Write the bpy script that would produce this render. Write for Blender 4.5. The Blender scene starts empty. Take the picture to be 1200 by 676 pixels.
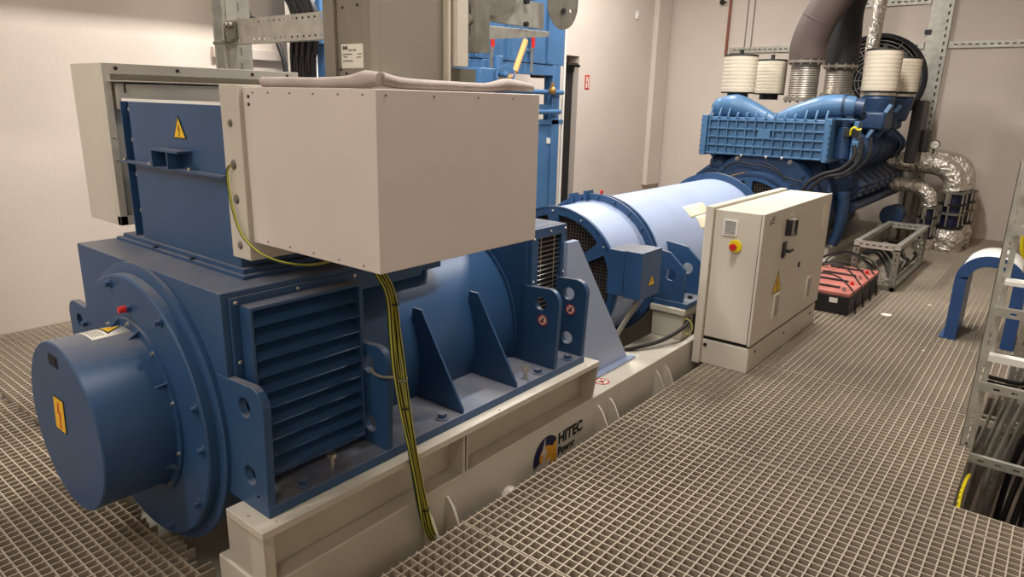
import bpy, bmesh, math, random
from mathutils import Vector, Matrix
random.seed(4)
R = math.radians
S = bpy.context.scene
COL = S.collection
AX, AZ = -2.725, 0.585          # axis of the rotating train

# ---------------------------------------------------------------- materials
def lin(c):
    c /= 255.0
    return c / 12.92 if c <= 0.04045 else ((c + 0.055) / 1.055) ** 2.4
def mat(name, rgb, rough=0.5, metal=0.0, var=0.08, scale=6.0, bump=0.0, bscale=60.0, spec=0.5, emit=0.0, coat=0.0, dust=0.0):
    m = bpy.data.materials.new(name); m.use_nodes = True
    nt = m.node_tree; nt.nodes.clear()
    out = nt.nodes.new('ShaderNodeOutputMaterial'); p = nt.nodes.new('ShaderNodeBsdfPrincipled')
    nt.links.new(p.outputs[0], out.inputs[0])
    c = [lin(v) for v in rgb]
    tc = nt.nodes.new('ShaderNodeTexCoord')
    n = nt.nodes.new('ShaderNodeTexNoise'); n.inputs['Scale'].default_value = scale; n.inputs['Detail'].default_value = 5
    nt.links.new(tc.outputs['Object'], n.inputs['Vector'])
    r = nt.nodes.new('ShaderNodeValToRGB')
    r.color_ramp.elements[0].position = 0.3; r.color_ramp.elements[1].position = 0.7
    r.color_ramp.elements[0].color = [v * (1 - var) for v in c] + [1]
    r.color_ramp.elements[1].color = [min(1, v * (1 + var)) for v in c] + [1]
    nt.links.new(n.outputs[0], r.inputs[0]); col = r.outputs[0]
    if dust:     # settled dust on ledges and tops
        g = nt.nodes.new('ShaderNodeNewGeometry'); sx = nt.nodes.new('ShaderNodeSeparateXYZ'); nt.links.new(g.outputs['True Normal'], sx.inputs[0])
        mr = nt.nodes.new('ShaderNodeMapRange'); mr.inputs[1].default_value = 0.8; mr.inputs[2].default_value = 1.0; mr.inputs[4].default_value = dust
        nt.links.new(sx.outputs[2], mr.inputs[0])
        nd = nt.nodes.new('ShaderNodeTexNoise'); nd.inputs['Scale'].default_value = 7; nd.inputs['Detail'].default_value = 6; nt.links.new(tc.outputs['Object'], nd.inputs['Vector'])
        mm = nt.nodes.new('ShaderNodeMath'); mm.operation = 'MULTIPLY'; nt.links.new(mr.outputs[0], mm.inputs[0])
        m2 = nt.nodes.new('ShaderNodeMapRange'); m2.inputs[1].default_value = 0.3; m2.inputs[2].default_value = 0.7; m2.inputs[3].default_value = 0.55; m2.inputs[4].default_value = 1.0
        nt.links.new(nd.outputs[0], m2.inputs[0]); nt.links.new(m2.outputs[0], mm.inputs[1])
        mx = nt.nodes.new('ShaderNodeMix'); mx.data_type = 'RGBA'; mx.inputs[7].default_value = (lin(150), lin(142), lin(132), 1)
        nt.links.new(mm.outputs[0], mx.inputs[0]); nt.links.new(col, mx.inputs[6]); col = mx.outputs[2]
    nt.links.new(col, p.inputs['Base Color'])
    p.inputs['Roughness'].default_value = rough; p.inputs['Metallic'].default_value = metal
    p.inputs['Specular IOR Level'].default_value = spec
    if coat: p.inputs['Coat Weight'].default_value = coat; p.inputs['Coat Roughness'].default_value = 0.15
    if emit:
        p.inputs['Emission Color'].default_value = c + [1]; p.inputs['Emission Strength'].default_value = emit
    if bump:
        n2 = nt.nodes.new('ShaderNodeTexNoise'); n2.inputs['Scale'].default_value = bscale; n2.inputs['Detail'].default_value = 4
        nt.links.new(tc.outputs['Object'], n2.inputs['Vector'])
        b = nt.nodes.new('ShaderNodeBump'); b.inputs['Strength'].default_value = bump; b.inputs['Distance'].default_value = 0.01 if bump < 0.9 else 0.05
        nt.links.new(n2.outputs[0], b.inputs['Height']); nt.links.new(b.outputs[0], p.inputs['Normal'])
    return m
M = {}
M['wall'] = mat('wall_paint', (216, 204, 192), 0.9, var=0.035, scale=1.3, bump=0.15, bscale=25)
M['ceil'] = mat('ceiling_paint', (205, 196, 182), 0.9, var=0.04, scale=1)
M['concrete'] = mat('pit_concrete', (104, 92, 80), 0.9, var=0.18, scale=2.5, bump=0.4, bscale=20)
M['grate'] = mat('grating_resin', (172, 159, 141), 0.65, var=0.16, scale=0.9)
M['blue'] = mat('machine_blue_paint', (41, 74, 112), 0.42, var=0.07, scale=3, bump=0.03, bscale=120, spec=0.5, dust=0.6)
M['lblue'] = mat('light_blue_paint', (156, 170, 198), 0.38, var=0.04, scale=3, spec=0.5)
M['eblue'] = mat('engine_blue_paint', (72, 110, 146), 0.4, var=0.12, scale=5, bump=0.05, bscale=50)
M['ebluedk'] = mat('engine_blue_dark_paint', (34, 58, 90), 0.45, var=0.15, scale=5, bump=0.05, bscale=50)
M['rackblue'] = mat('rack_blue_paint', (68, 108, 150), 0.4, var=0.06, scale=3)
M['cream'] = mat('frame_cream_paint', (194, 187, 172), 0.5, var=0.06, scale=4, bump=0.03)
M['cab'] = mat('cabinet_paint', (208, 200, 184), 0.45, var=0.02, scale=3, bump=0.03, bscale=200)
M['cover'] = mat('cover_sheet', (211, 201, 193), 0.42, var=0.035, scale=3)
M['greysh'] = mat('grey_sheet', (194, 188, 174), 0.5, var=0.05, scale=3)
M['duct'] = mat('duct_sheet', (132, 125, 112), 0.5, var=0.05, scale=3)
M['galv'] = mat('galvanised_steel', (176, 174, 164), 0.42, 0.45, var=0.16, scale=14, bump=0.02)
M['galvdk'] = mat('weathered_galvanised_steel', (128, 124, 112), 0.5, 0.45, var=0.2, scale=10)
M['steel'] = mat('bright_steel', (190, 186, 176), 0.3, 0.9, var=0.08)
M['foil'] = mat('foil_insulation', (222, 216, 204), 0.25, 0.8, var=0.1, scale=20, bump=1.0, bscale=16)
M['bellow'] = mat('bellow_steel', (146, 138, 126), 0.45, 0.6, var=0.1)
M['exh'] = mat('exhaust_lagging', (74, 62, 56), 0.7, var=0.1, scale=3)
M['black'] = mat('black_plastic', (26, 25, 26), 0.5, var=0.1)
M['rubber'] = mat('black_rubber', (24, 23, 24), 0.55, var=0.15)
M['mesh'] = mat('mesh_wire', (92, 78, 66), 0.5, 0.3, var=0.1)
M['void'] = mat('dark_interior', (22, 24, 30), 0.9)  # near-black: paints shade inside openings, also colours dark plates
M['cable'] = mat('grey_cable_sheath', (128, 124, 112), 0.55, var=0.15)
M['yg'] = mat('yellow_cable', (186, 182, 64), 0.5, var=0.06)
M['green'] = mat('green_stripe', (40, 74, 40), 0.5)
M['yellow'] = mat('warning_yellow', (232, 184, 28), 0.5, var=0.03)
M['estopy'] = mat('stop_yellow', (236, 214, 20), 0.4, var=0.03)
M['red'] = mat('red_plastic', (200, 34, 28), 0.4)
M['redb'] = mat('battery_red', (180, 108, 96), 0.5, var=0.12)
M['orange'] = mat('orange_plastic', (238, 176, 104), 0.5)
M['white'] = mat('white_label', (226, 222, 208), 0.5, var=0.03)
M['whitepl'] = mat('white_sheet', (230, 228, 220), 0.45, var=0.03)
M['dblue'] = mat('logo_navy', (22, 26, 66), 0.5)
M['logoy'] = mat('logo_amber', (222, 158, 40), 0.5)
M['ink'] = mat('black_ink', (18, 18, 20), 0.6)
M['dim'] = mat('grey_ink', (110, 106, 98), 0.6)
M['filt'] = mat('filter_paper', (204, 193, 172), 0.7, var=0.06, scale=8)
M['foam'] = mat('grey_foam', (186, 173, 166), 0.75, var=0.1, scale=12, bump=0.5, bscale=18)
M['brass'] = mat('brass', (180, 140, 80), 0.35, 0.7)
M['hoop'] = mat('hoop_blue_paint', (40, 74, 122), 0.38, var=0.05)
M['copper'] = mat('red_brown_pipe', (140, 78, 60), 0.45)
M['tape'] = mat('sticky_paper', (228, 218, 190), 0.7, var=0.05)
M['lamp'] = mat('lamp_glow', (255, 240, 215), 0.5, emit=3.0)

# ---------------------------------------------------------------- mesh builder
class B:
    def __init__(s): s.bm = bmesh.new()
    def _add(s, t, mx=None):
        if mx is not None: t.transform(mx)
        me = bpy.data.meshes.new('t'); t.to_mesh(me); t.free(); s.bm.from_mesh(me); bpy.data.meshes.remove(me)
        return s
    def box(s, x0, x1, y0, y1, z0, z1, mx=None):
        t = bmesh.new(); bmesh.ops.create_cube(t, size=1)
        bmesh.ops.scale(t, vec=(abs(x1-x0), abs(y1-y0), abs(z1-z0)), verts=t.verts)
        bmesh.ops.translate(t, vec=((x0+x1)/2, (y0+y1)/2, (z0+z1)/2), verts=t.verts)
        return s._add(t, mx)
    def cyl(s, a, b, r, r2=None, n=24, caps=True):
        a, b = Vector(a), Vector(b); d = b - a
        t = bmesh.new()
        bmesh.ops.create_cone(t, cap_ends=caps, segments=n, radius1=r, radius2=r if r2 is None else r2, depth=d.length)
        return s._add(t, Matrix.Translation((a+b)/2) @ d.to_track_quat('Z', 'Y').to_matrix().to_4x4())
    def lathe(s, prof, o, ax=(0, 0, 1), n=48, a0=0, a1=360):
        t = bmesh.new(); full = abs(a1-a0) >= 359.9; k = n if full else n+1
        rings = []
        for r, h in prof:
            rings.append([t.verts.new((r*math.cos(R(a0+(a1-a0)*i/n)), r*math.sin(R(a0+(a1-a0)*i/n)), h)) for i in range(k)])
        for j in range(len(rings)-1):
            for i in range(n):
                i2 = (i+1) % k
                t.faces.new((rings[j][i], rings[j][i2], rings[j+1][i2], rings[j+1][i]))
        bmesh.ops.remove_doubles(t, verts=t.verts, dist=1e-5)
        bmesh.ops.recalc_face_normals(t, faces=t.faces)
        q = Vector(ax).to_track_quat('Z', 'Y').to_matrix().to_4x4()
        return s._add(t, Matrix.Translation(Vector(o)) @ q)
    def sphere(s, c, r, n=16, sc=(1, 1, 1)):
        t = bmesh.new(); bmesh.ops.create_uvsphere(t, u_segments=n, v_segments=max(6, n//2), radius=r)
        return s._add(t, Matrix.Translation(Vector(c)) @ Matrix.Diagonal((*sc, 1)))
    def tube(s, pts, r, n=10, caps=True, smooth=True):
        P = [Vector(p) for p in pts]
        rr = r if isinstance(r, (list, tuple)) else [r]*len(P)
        if smooth and len(P) > 2:
            Q, q = [], []
            m = 6
            for i in range(len(P)-1):
                p0, p1, p2, p3 = P[max(i-1, 0)], P[i], P[i+1], P[min(i+2, len(P)-1)]
                for k in range(m):
                    u = k/m
                    Q.append(0.5*((2*p1)+(-p0+p2)*u+(2*p0-5*p1+4*p2-p3)*u*u+(-p0+3*p1-3*p2+p3)*u**3))
                    q.append(rr[i]*(1-u)+rr[i+1]*u)
            Q.append(P[-1]); q.append(rr[-1]); P, rr = Q, q
        t = bmesh.new(); rings = []; up = Vector((0.013, 0.021, 1))
        prev = None
        for i, p in enumerate(P):
            d = (P[min(i+1, len(P)-1)] - P[max(i-1, 0)]).normalized()
            if prev is None:
                u = d.cross(up if abs(d.z) < 0.95 else Vector((1, 0, 0))).normalized()
            else:
                u = (prev - d*prev.dot(d)).normalized()
            prev = u; v = d.cross(u)
            rings.append([t.verts.new(p + (u*math.cos(2*math.pi*k/n) + v*math.sin(2*math.pi*k/n))*rr[i]) for k in range(n)])
        for j in range(len(rings)-1):
            for k in range(n):
                t.faces.new((rings[j][k], rings[j][(k+1) % n], rings[j+1][(k+1) % n], rings[j+1][k]))
        if caps: t.faces.new(rings[0][::-1]); t.faces.new(rings[-1])
        bmesh.ops.recalc_face_normals(t, faces=t.faces)
        return s._add(t)
    def plate(s, outer, holes, O, u, v, t0, t1):
        """outline with holes in the (u,v) frame at O, thick from t0 to t1 along u x v"""
        O, u, v = Vector(O), Vector(u), Vector(v); n = u.cross(v)
        t = bmesh.new(); E = []
        for L in [outer] + list(holes):
            vs = [t.verts.new(O + u*a + v*b + n*t0) for a, b in L]
            E += [t.edges.new((vs[i], vs[(i+1) % len(vs)])) for i in range(len(vs))]
        bmesh.ops.triangle_fill(t, use_beauty=True, use_dissolve=False, edges=E, normal=n)
        fs = t.faces[:]
        if t1 != t0 and fs:
            r = bmesh.ops.extrude_face_region(t, geom=fs)
            bmesh.ops.translate(t, vec=n*(t1-t0), verts=[g for g in r['geom'] if isinstance(g, bmesh.types.BMVert)])
        bmesh.ops.recalc_face_normals(t, faces=t.faces)
        return s._add(t)
    def obj(s, name, m, parent=None, bevel=0, ang=32, seg=2):
        bm = s.bm
        for f in bm.faces: f.smooth = True
        for e in bm.edges:
            if len(e.link_faces) == 2 and e.calc_face_angle(0) > R(ang): e.smooth = False
        me = bpy.data.meshes.new(name); bm.to_mesh(me); bm.free()
        me.materials.append(M[m] if isinstance(m, str) else m)
        o = bpy.data.objects.new(name, me); COL.objects.link(o)
        if parent is not None: o.parent = parent; o.matrix_parent_inverse = parent.matrix_world.inverted()
        if bevel:
            b = o.modifiers.new('bevel', 'BEVEL'); b.width = bevel; b.segments = seg; b.limit_method = 'ANGLE'; b.angle_limit = R(40)
        return o
def circ(cx, cy, r, n=20): return [(cx+r*math.cos(2*math.pi*i/n), cy+r*math.sin(2*math.pi*i/n)) for i in range(n)]
def rect(a0, a1, b0, b1): return [(a0, b0), (a1, b0), (a1, b1), (a0, b1)]
def slot(cx, cy, w, h):   # stadium
    if w >= h:
        r = h/2; d = w/2-r
        return [(cx+d+r*math.sin(a), cy-r*math.cos(a)) for a in [math.pi*i/6 for i in range(7)]] + [(cx-d-r*math.sin(a), cy+r*math.cos(a)) for a in [math.pi*i/6 for i in range(7)]]
    return [(cx-(y-cy), x-cx+cy) for x, y in slot(cx, cy, h, w)]
def tag(o, label, cat, group=None, kind=None):
    if label: o['label'] = label
    if cat: o['category'] = cat
    if group: o['group'] = group
    if kind: o['kind'] = kind
    return o
def thing(name, label, cat, loc=(0, 0, 0), group=None):
    o = bpy.data.objects.new(name, None); COL.objects.link(o); o.location = loc
    o.matrix_world = Matrix.Translation(loc)
    return tag(o, label, cat, group)
def struct(o): o['kind'] = 'structure'; return o
XP = ((0, 1, 0), (0, 0, 1))      # frame (u,v) of planes facing +x
YM = ((1, 0, 0), (0, 0, 1))      # frame facing -y  (normal u x v = -y)
ZP = ((1, 0, 0), (0, 1, 0))
def text(s, name, O, frame, size, m, parent, sx=1.0, ext=0.0006, bold=0.0):
    c = bpy.data.curves.new(name, 'FONT'); c.body = s; c.size = size; c.extrude = ext; c.offset = bold
    tmp = bpy.data.objects.new('tmp_text', c); COL.objects.link(tmp)
    dg = bpy.context.evaluated_depsgraph_get(); dg.update()
    me = bpy.data.meshes.new_from_object(tmp.evaluated_get(dg))
    COL.objects.unlink(tmp); bpy.data.objects.remove(tmp); me.name = name
    u, v = Vector(frame[0]), Vector(frame[1]); n = u.cross(v)
    mx = Matrix(((u.x*sx, v.x, n.x, O[0]), (u.y*sx, v.y, n.y, O[1]), (u.z*sx, v.z, n.z, O[2]), (0, 0, 0, 1)))
    me.transform(mx); me.materials.clear(); me.materials.append(M[m])
    o = bpy.data.objects.new(name, me); COL.objects.link(o)
    o.parent = parent; o.matrix_parent_inverse = parent.matrix_world.inverted()
    return o
BOLT = [(0.0, 0.48), (-0.13, 0.02), (0.0, 0.05), (-0.05, -0.42), (-0.12, -0.40), (-0.02, -0.56), (0.09, -0.42), (0.03, -0.42), (0.13, 0.14), (0.0, 0.11), (0.1, 0.48)]
def warn(O, frame, s, parent, label=None):
    """yellow triangle with a black rim and a bolt, s = side length"""
    h = s*0.87
    b = B().plate([(-s/2, 0), (s/2, 0), (0, h)], [], O, *frame, 0.0005, 0.0015).obj('warning_triangle', 'ink', parent)
    if label: b['label'] = label
    k = 0.84; oy = h*0.045
    B().plate([(-s/2*k, oy), (s/2*k, oy), (0, oy+h*k)], [], O, *frame, 0.0016, 0.0022).obj('triangle_face', 'yellow', b)
    B().plate([(x*s*0.62, h*0.36+y*s*0.45) for x, y in BOLT], [], O, *frame, 0.0023, 0.0028).obj('lightning_bolt', 'ink', b)
def hexhead(b, c, r, h, ax=(0, 0, 1), washer=True):
    c = Vector(c); a = Vector(ax)
    if washer: b.cyl(c, c+a*h*0.25, r*1.45, n=20); c = c + a*h*0.25
    b.cyl(c, c+a*h, r, n=6); return b

# ---------------------------------------------------------------- room
X0, X1, Y0, Y1, ZF, ZC = -6.07, 3.2, -2.6, 11.97, -0.75, 4.9
def slab(name, *a, m='wall'): return struct(B().box(*a).obj(name, m))
# left wall with the tall chase the cables run in
struct(B().plate(rect(Y0, Y1, ZF, ZC), [rect(8.79, 9.13, -0.4, 2.45)], (X0, 0, 0), *XP, -0.2, 0).box(X0-0.5, X0-0.35, 8.6, 9.3, ZF, 2.6).box(X0-0.4, X0-0.19, 8.66, 8.79, ZF, 2.6).box(X0-0.4, X0-0.19, 9.13, 9.26, ZF, 2.6).box(X0-0.4, X0-0.19, 8.66, 9.26, 2.45, 2.6).obj('wall_left', 'wall'))
slab('wall_far', X0-0.2, X1+0.2, Y1, Y1+0.2, ZF, ZC)
slab('wall_right', X1, X1+0.2, Y0, Y1, ZF, ZC)
slab('wall_near', X0-0.2, X1+0.2, Y0-0.2, Y0, ZF, ZC)
slab('ceiling', X0-0.2, X1+0.2, Y0-0.2, Y1+0.2, ZC, ZC+0.2, m='ceil')
slab('floor', X0-0.2, X1+0.2, Y0-0.2, Y1+0.2, ZF-0.2, ZF, m='concrete')
B_ = B().box(X0, X0+0.10, 11.38, 11.86, 0.34, ZC).obj('trim_1', 'wall', bevel=0.01); struct(B_)
struct(B().box(-3.62, -1.95, 1.12, 1.55, ZF, -0.17).obj('trim_2', 'cream', bevel=0.01))

def grating(x0, x1, y0, y1, name='floor_grating', stub=0, cut=None):
    """moulded square mesh panel: bars 30 mm deep on a 45 mm pitch"""
    b = B(); p = 0.045; d = 0.042
    t = bmesh.new()
    def bx(xa, xb, ya, yb, za, zb):
        vs = [t.verts.new(c) for c in ((xa, ya, za), (xb, ya, za), (xb, yb, za), (xa, yb, za), (xa, ya, zb), (xb, ya, zb), (xb, yb, zb), (xa, yb, zb))]
        for q in ((0, 3, 2, 1), (4, 5, 6, 7), (0, 1, 5, 4), (1, 2, 6, 5), (2, 3, 7, 6), (3, 0, 4, 7)): t.faces.new([vs[i] for i in q])
    nx = int(round((x1-x0)/p)); ny = int(round((y1-y0)/p))
    for i in range(nx+1):
        x = x0 + (x1-x0)*i/nx; w = 0.0030
        ye = y1 + (stub*random.uniform(0.2, 1) if stub else 0)
        if cut and cut[0] < x < cut[1]:
            if cut[2] > y0+0.02: bx(x-w, x+w, y0, cut[2], -d, 0)
            if cut[3] < y1-0.02: bx(x-w, x+w, cut[3], y1, -d, 0)
        else: bx(x-w, x+w, y0, ye, -d, 0)
    for j in range(ny+1):
        y = y0 + (y1-y0)*j/ny; w = 0.0028
        if cut and cut[2] < y < cut[3]:
            bx(x0-0.012, cut[0], y-w, y+w, -d, -0.0004)
            if cut[1] < x1: bx(cut[1], x1, y-w, y+w, -d, -0.0004)
        else: bx(x0-0.014, x1, y-w, y+w, -d, -0.0004)
    b._add(t)
    o = b.obj(name, 'grate'); o['kind'] = 'structure'; return o
ys = [-0.86, 0.545, 1.95, 3.36, 4.765, 6.17, 7.575, 8.98, 10.385, 11.95]
for i in range(len(ys)-1):
    a, c = ys[i]+0.006, ys[i+1]-0.006
    cut = (-0.14, 0.72, 3.55, 9) if i == 3 else ((-0.14, 0.72, 0, 5.3) if i == 4 else None)
    if cut: cut = (cut[0], cut[1], max(cut[2], a), min(cut[3], c))
    grating(-1.79, 1.54, a, c, cut=cut)
    grating(1.552, 3.19, a, c)
for i in range(len(ys)-1):
    a, c = ys[i]+0.006, ys[i+1]-0.006
    if i == 0: grating(X0+0.02, -2.33, a, c)
    elif i == 1: grating(X0+0.02, -2.33, a, 1.035, stub=0.07)
    if i == 1: grating(X0+0.02, -3.66, 1.11, c)
    if i > 1: grating(X0+0.02, -3.66, a, c)
# bearers under the grating
for i, y in enumerate(ys[1:-1]):
    struct(B().box(-1.80, X1-0.02, y-0.03, y+0.03, -0.13, -0.034).box(X0+0.02, -3.66, y-0.03, y+0.03, -0.13, -0.034).box(-1.83, -1.80, y-0.03, y+0.03, -0.13, -0.034).obj('floor_beam', 'galvdk'))
# ---------------------------------------------------------------- base frame (skid)
sk = thing('base_frame', 'long cream painted steel base frame carrying the blue machines', 'machine base', (-2.725, 1.06, ZF))
def beam(sgn):
    f = lambda x: x if sgn > 0 else 2*AX - x
    b = B().box(f(-2.2), f(-1.90), 1.05, 11.4, ZF, 0.15)
    return b.obj('lower_beam', 'cream', sk, bevel=0.006)
def upper(sgn):
    f = lambda x: x if sgn > 0 else 2*AX - x
    b = B().box(f(-2.13), f(-1.985), 1.06, 3.158, 0.145, 0.36)
    b.box(f(-2.13), f(-1.895), 1.06, 1.10, 0.145, 0.357)
    for y in (2.06, 2.40, 2.76): pass
    b.box(f(-2.0), f(-1.895), 2.055, 2.068, 0.15, 0.357).box(f(-2.0), f(-1.90), 2.085, 2.095, 0.15, 0.357)
    b.plate([(f(-2.10), 0.15), (f(-1.90), 0.15), (f(-1.872), 0.36), (f(-2.10), 0.36)], [], (0, 3.158, 0), *YM, 0, 0.012)
    return b.obj('upper_beam', 'cream', sk)
def flange(sgn):
    f = lambda x: x if sgn > 0 else 2*AX - x
    hs = [circ(x, y, 0.006, 8) for x, y in ((f(-2.0), 1.075), (f(-1.90), 1.12), (f(-1.89), 1.24), (f(-1.888), 2.3), (f(-1.888), 2.9), (f(-1.89), 3.05))]
    o = [(f(-2.10), 1.045), (f(-1.87), 1.045), (f(-1.87), 3.162), (f(-2.10), 3.162)]
    return B().plate(o, hs, (0, 0, 0), *ZP, 0.355, 0.385).obj('top_flange', 'cream', sk, bevel=0.003)
for sgn in (1, -1): beam(sgn); upper(sgn); flange(sgn)
for y in (1.83, 1.96, 3.225, 3.36, 3.95, 4.08):
    B().plate([(-1.9, 0.082), (-1.893, 0.085), (-1.86, 0.05), (-1.822, -0.03), (-1.80, -0.10), (-1.80, -0.5), (-1.9, -0.5)], [], (0, y, 0), *YM, 0, 0.012).obj('stiffener', 'cream', sk)
for y in (1.10, 3.3, 6.6, 8.4): B().box(-3.3, -2.15, y, y+0.12, -0.62, -0.3).obj('cross_member', 'cream', sk)
B().cyl((-1.90, 2.385, -0.12), (-1.80, 2.385, -0.12), 0.055, n=28).obj('lifting_trunnion', 'cream', sk, bevel=0.004)
for sgn in (1, -1):
    f = lambda x: x if sgn > 0 else 2*AX - x
    B().box(f(-2.20), f(-1.955), 4.43, 5.05, 0.15, 0.33).box(f(-2.215), f(-1.94), 4.41, 5.07, 0.338, 0.385).obj('pedestal', 'cream', sk, bevel=0.008)
    B().box(f(-2.20), f(-1.955), 5.9, 6.5, 0.15, 0.33).box(f(-2.215), f(-1.94), 5.88, 6.52, 0.338, 0.385).obj('pedestal', 'cream', sk, bevel=0.008)
    B().box(f(-2.4), f(-1.98), 8.3, 10.8, 0.15, 0.24).obj('engine_rail', 'cream', sk, bevel=0.006)
B().box(-1.972, -1.95, 4.60, 4.98, 0.155, 0.31).obj('pedestal_opening', 'void', sk)
# logo and lettering on the web
lx = -1.8995
lo = B().plate([(2.70, 0.052), (2.805, 0.045), (2.812, -0.098), (2.70, -0.09), (2.64, -0.04), (2.66, 0.02)], [], (lx, 0, 0), *XP, 0, 0.001).obj('logo_square', 'logoy', sk)
arc = [(2.715+0.115*math.cos(R(a)), -0.035+0.115*math.sin(R(a))) for a in range(38, 205, 8)] + [(2.715+0.062*math.cos(R(a)), -0.035+0.062*math.sin(R(a))) for a in range(200, 36, -10)]
B().plate(arc, [], (lx, 0, 0), *XP, 0.0012, 0.002).obj('logo_arc', 'dblue', lo)
B().plate([(2.70, 0.075), (2.665, -0.025), (2.695, -0.018), (2.66, -0.10), (2.735, -0.095), (2.72, -0.13), (2.76, -0.06), (2.70, -0.07), (2.725, 0.0), (2.70, -0.002)], [], (lx, 0, 0), *XP, 0.0021, 0.0028).obj('logo_bolt', 'cream', lo)
text('HITEC', 'logo_lettering', (lx+0.001, 2.822, -0.008), XP, 0.088, 'ink', sk, sx=0.98, bold=0.0035)
text('Power', 'logo_lettering', (lx+0.001, 2.822, -0.075), XP, 0.066, 'ink', sk, sx=0.93, bold=0.0018)
def nostep(O, frame, r, parent):
    d = B().plate(circ(0, 0, r, 28), [], O, *frame, 0.0004, 0.001).obj('prohibition_sign', 'white', parent)
    B().plate(circ(0, 0, r, 28), [circ(0, 0, r*0.8, 28)], O, *frame, 0.001, 0.0016).plate([(-r*.62, r*.5), (-r*.5, r*.62), (r*.62, -r*.5), (r*.5, -r*.62)], [], O, *frame, 0.0017, 0.0020).obj('sign_ring', 'red', d)
    B().plate([(-r*.5, -r*.1), (-r*.1, -r*.05), (0, r*.5), (r*.3, r*.5), (r*.22, -r*.15), (r*.45, -r*.3), (-.35*r, -.45*r), (-.55*r, -r*.3)], [], O, *frame, 0.001, 0.0014).obj('boot_symbol', 'ink', d)
nostep((-1.985, 3.40, 0.151), ZP, 0.045, sk)

# ---------------------------------------------------------------- blue alternator
al = thing('alternator', 'large dark blue alternator in the foreground with louvred sides and round end cover', 'generator', (AX, 1.108, 0.385))
def fr(sgn): return (lambda x: x) if sgn > 0 else (lambda x: 2*AX - x)
def housing(y0, y1):
    arcp = [(AX+0.545*math.cos(R(a)), AZ+0.545*math.sin(R(a))) for a in range(-18, -163, -6)]
    o = [(-2.128, 1.152), (-2.128, 0.45), (-2.19, 0.425)] + arcp + [(-3.26, 0.425), (-3.322, 0.45), (-3.322, 1.152)]
    return B().plate(o[::-1], [], (0, 0, 0), *YM, -y1, -y0)
housing(1.1095, 1.69).obj('near_housing', 'blue', al, bevel=0.004)
housing(2.795, 3.11).obj('far_housing', 'blue', al, bevel=0.004)
B().lathe([(0.0, 1.6), (0.52, 1.6), (0.52, 2.8), (0.0, 2.8)], (AX, 0, AZ), (0, 1, 0), n=96).obj('barrel', 'blue', al)
B().lathe([(0.50, 2.785), (0.54, 2.785), (0.54, 2.80)], (AX, 0, AZ), (0, 1, 0), n=96).obj('barrel_ring', 'blue', al)
# saddle under terminal box
B().plate([(AX-0.59, 1.045), (AX+0.59, 1.045), (AX+0.597, 1.06), (AX+0.597, 1.152), (AX-0.597, 1.152), (AX-0.597, 1.06)], [], (0, 0, 0), *YM, -2.04, -1.69).plate(rect(-3.1, -2.32, 1.0, 1.152), [], (0, 0, 0), *YM, -2.35, -2.04).obj('saddle', 'blue', al, bevel=0.003)
# feet
for sgn in (1, -1):
    f = fr(sgn)
    B().box(f(-2.27), f(-1.925), 1.108, 3.086, 0.385, 0.425).obj('base_plate', 'blue', al, bevel=0.003)
    B().plate([(1.11, 0.425), (3.08, 0.425), (3.08, 0.6), (1.11, 0.6)], [], (f(-2.24), 0, 0), *XP, -0.01, 0.01).obj('foot_web', 'blue', al)
    for y in (1.108, 1.643, 2.795, 3.056):
        near = y < 1.2
        if near: o = [(-2.19, 0.43), (-2.055, 0.385), (-1.93, 0.385)]
        else: o = [(-2.2, 0.425), (-1.93, 0.425)]
        o += [(-1.912, 0.79)] + [(-1.982+0.07*math.cos(R(a)), 0.79+0.07*math.sin(R(a))) for a in range(10, 91, 16)] + [(-2.135, 0.852), (-2.2, 0.852)]
        o = [(f(a), b) for a, b in o]
        hs = [circ(f(-2.03), 0.772, 0.036, 28), circ(f(-2.03), 0.515, 0.036, 28)]
        if near: hs.append(circ(f(-1.985), 0.445, 0.009, 12))
        if sgn > 0 and y in (2.795,): hs = hs[:1]
        lg = B().plate(o if sgn > 0 else o[::-1], hs, (0, y, 0), *YM, -0.03, 0).obj('lifting_lug', 'blue', al, bevel=0.002)
        if sgn > 0 and y > 2:
            nostep((-2.012, y-0.001, 0.684), YM, 0.03, lg)
    for y in (2.09, 2.479):
        o = [(-2.30, 0.425), (-1.932, 0.425), (-1.932, 0.445), (-2.192, 0.862), (-2.25, 0.862)]
        o = [(f(a), b) for a, b in o]
        B().plate(o if sgn > 0 else o[::-1], [], (0, y, 0), *YM, -0.012, 0).obj('gusset', 'blue', al, bevel=0.0015)
    for (x, y) in ((-1.968, 1.28), (-1.971, 2.0), (-1.968, 2.706), (-1.965, 2.978)):
        hexhead(B(), (f(x), y, 0.425), 0.021, 0.020).obj('foot_bolt', 'blue', al)
    for (x, y) in ((-1.975, 1.41), (-1.967, 2.60)):
        B().cyl((f(x), y, 0.425), (f(x), y, 0.478), 0.0105, n=14).cyl((f(x), y, 0.478), (f(x), y, 0.496), 0.019, n=6).obj('jacking_bolt', 'steel', al)
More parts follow.
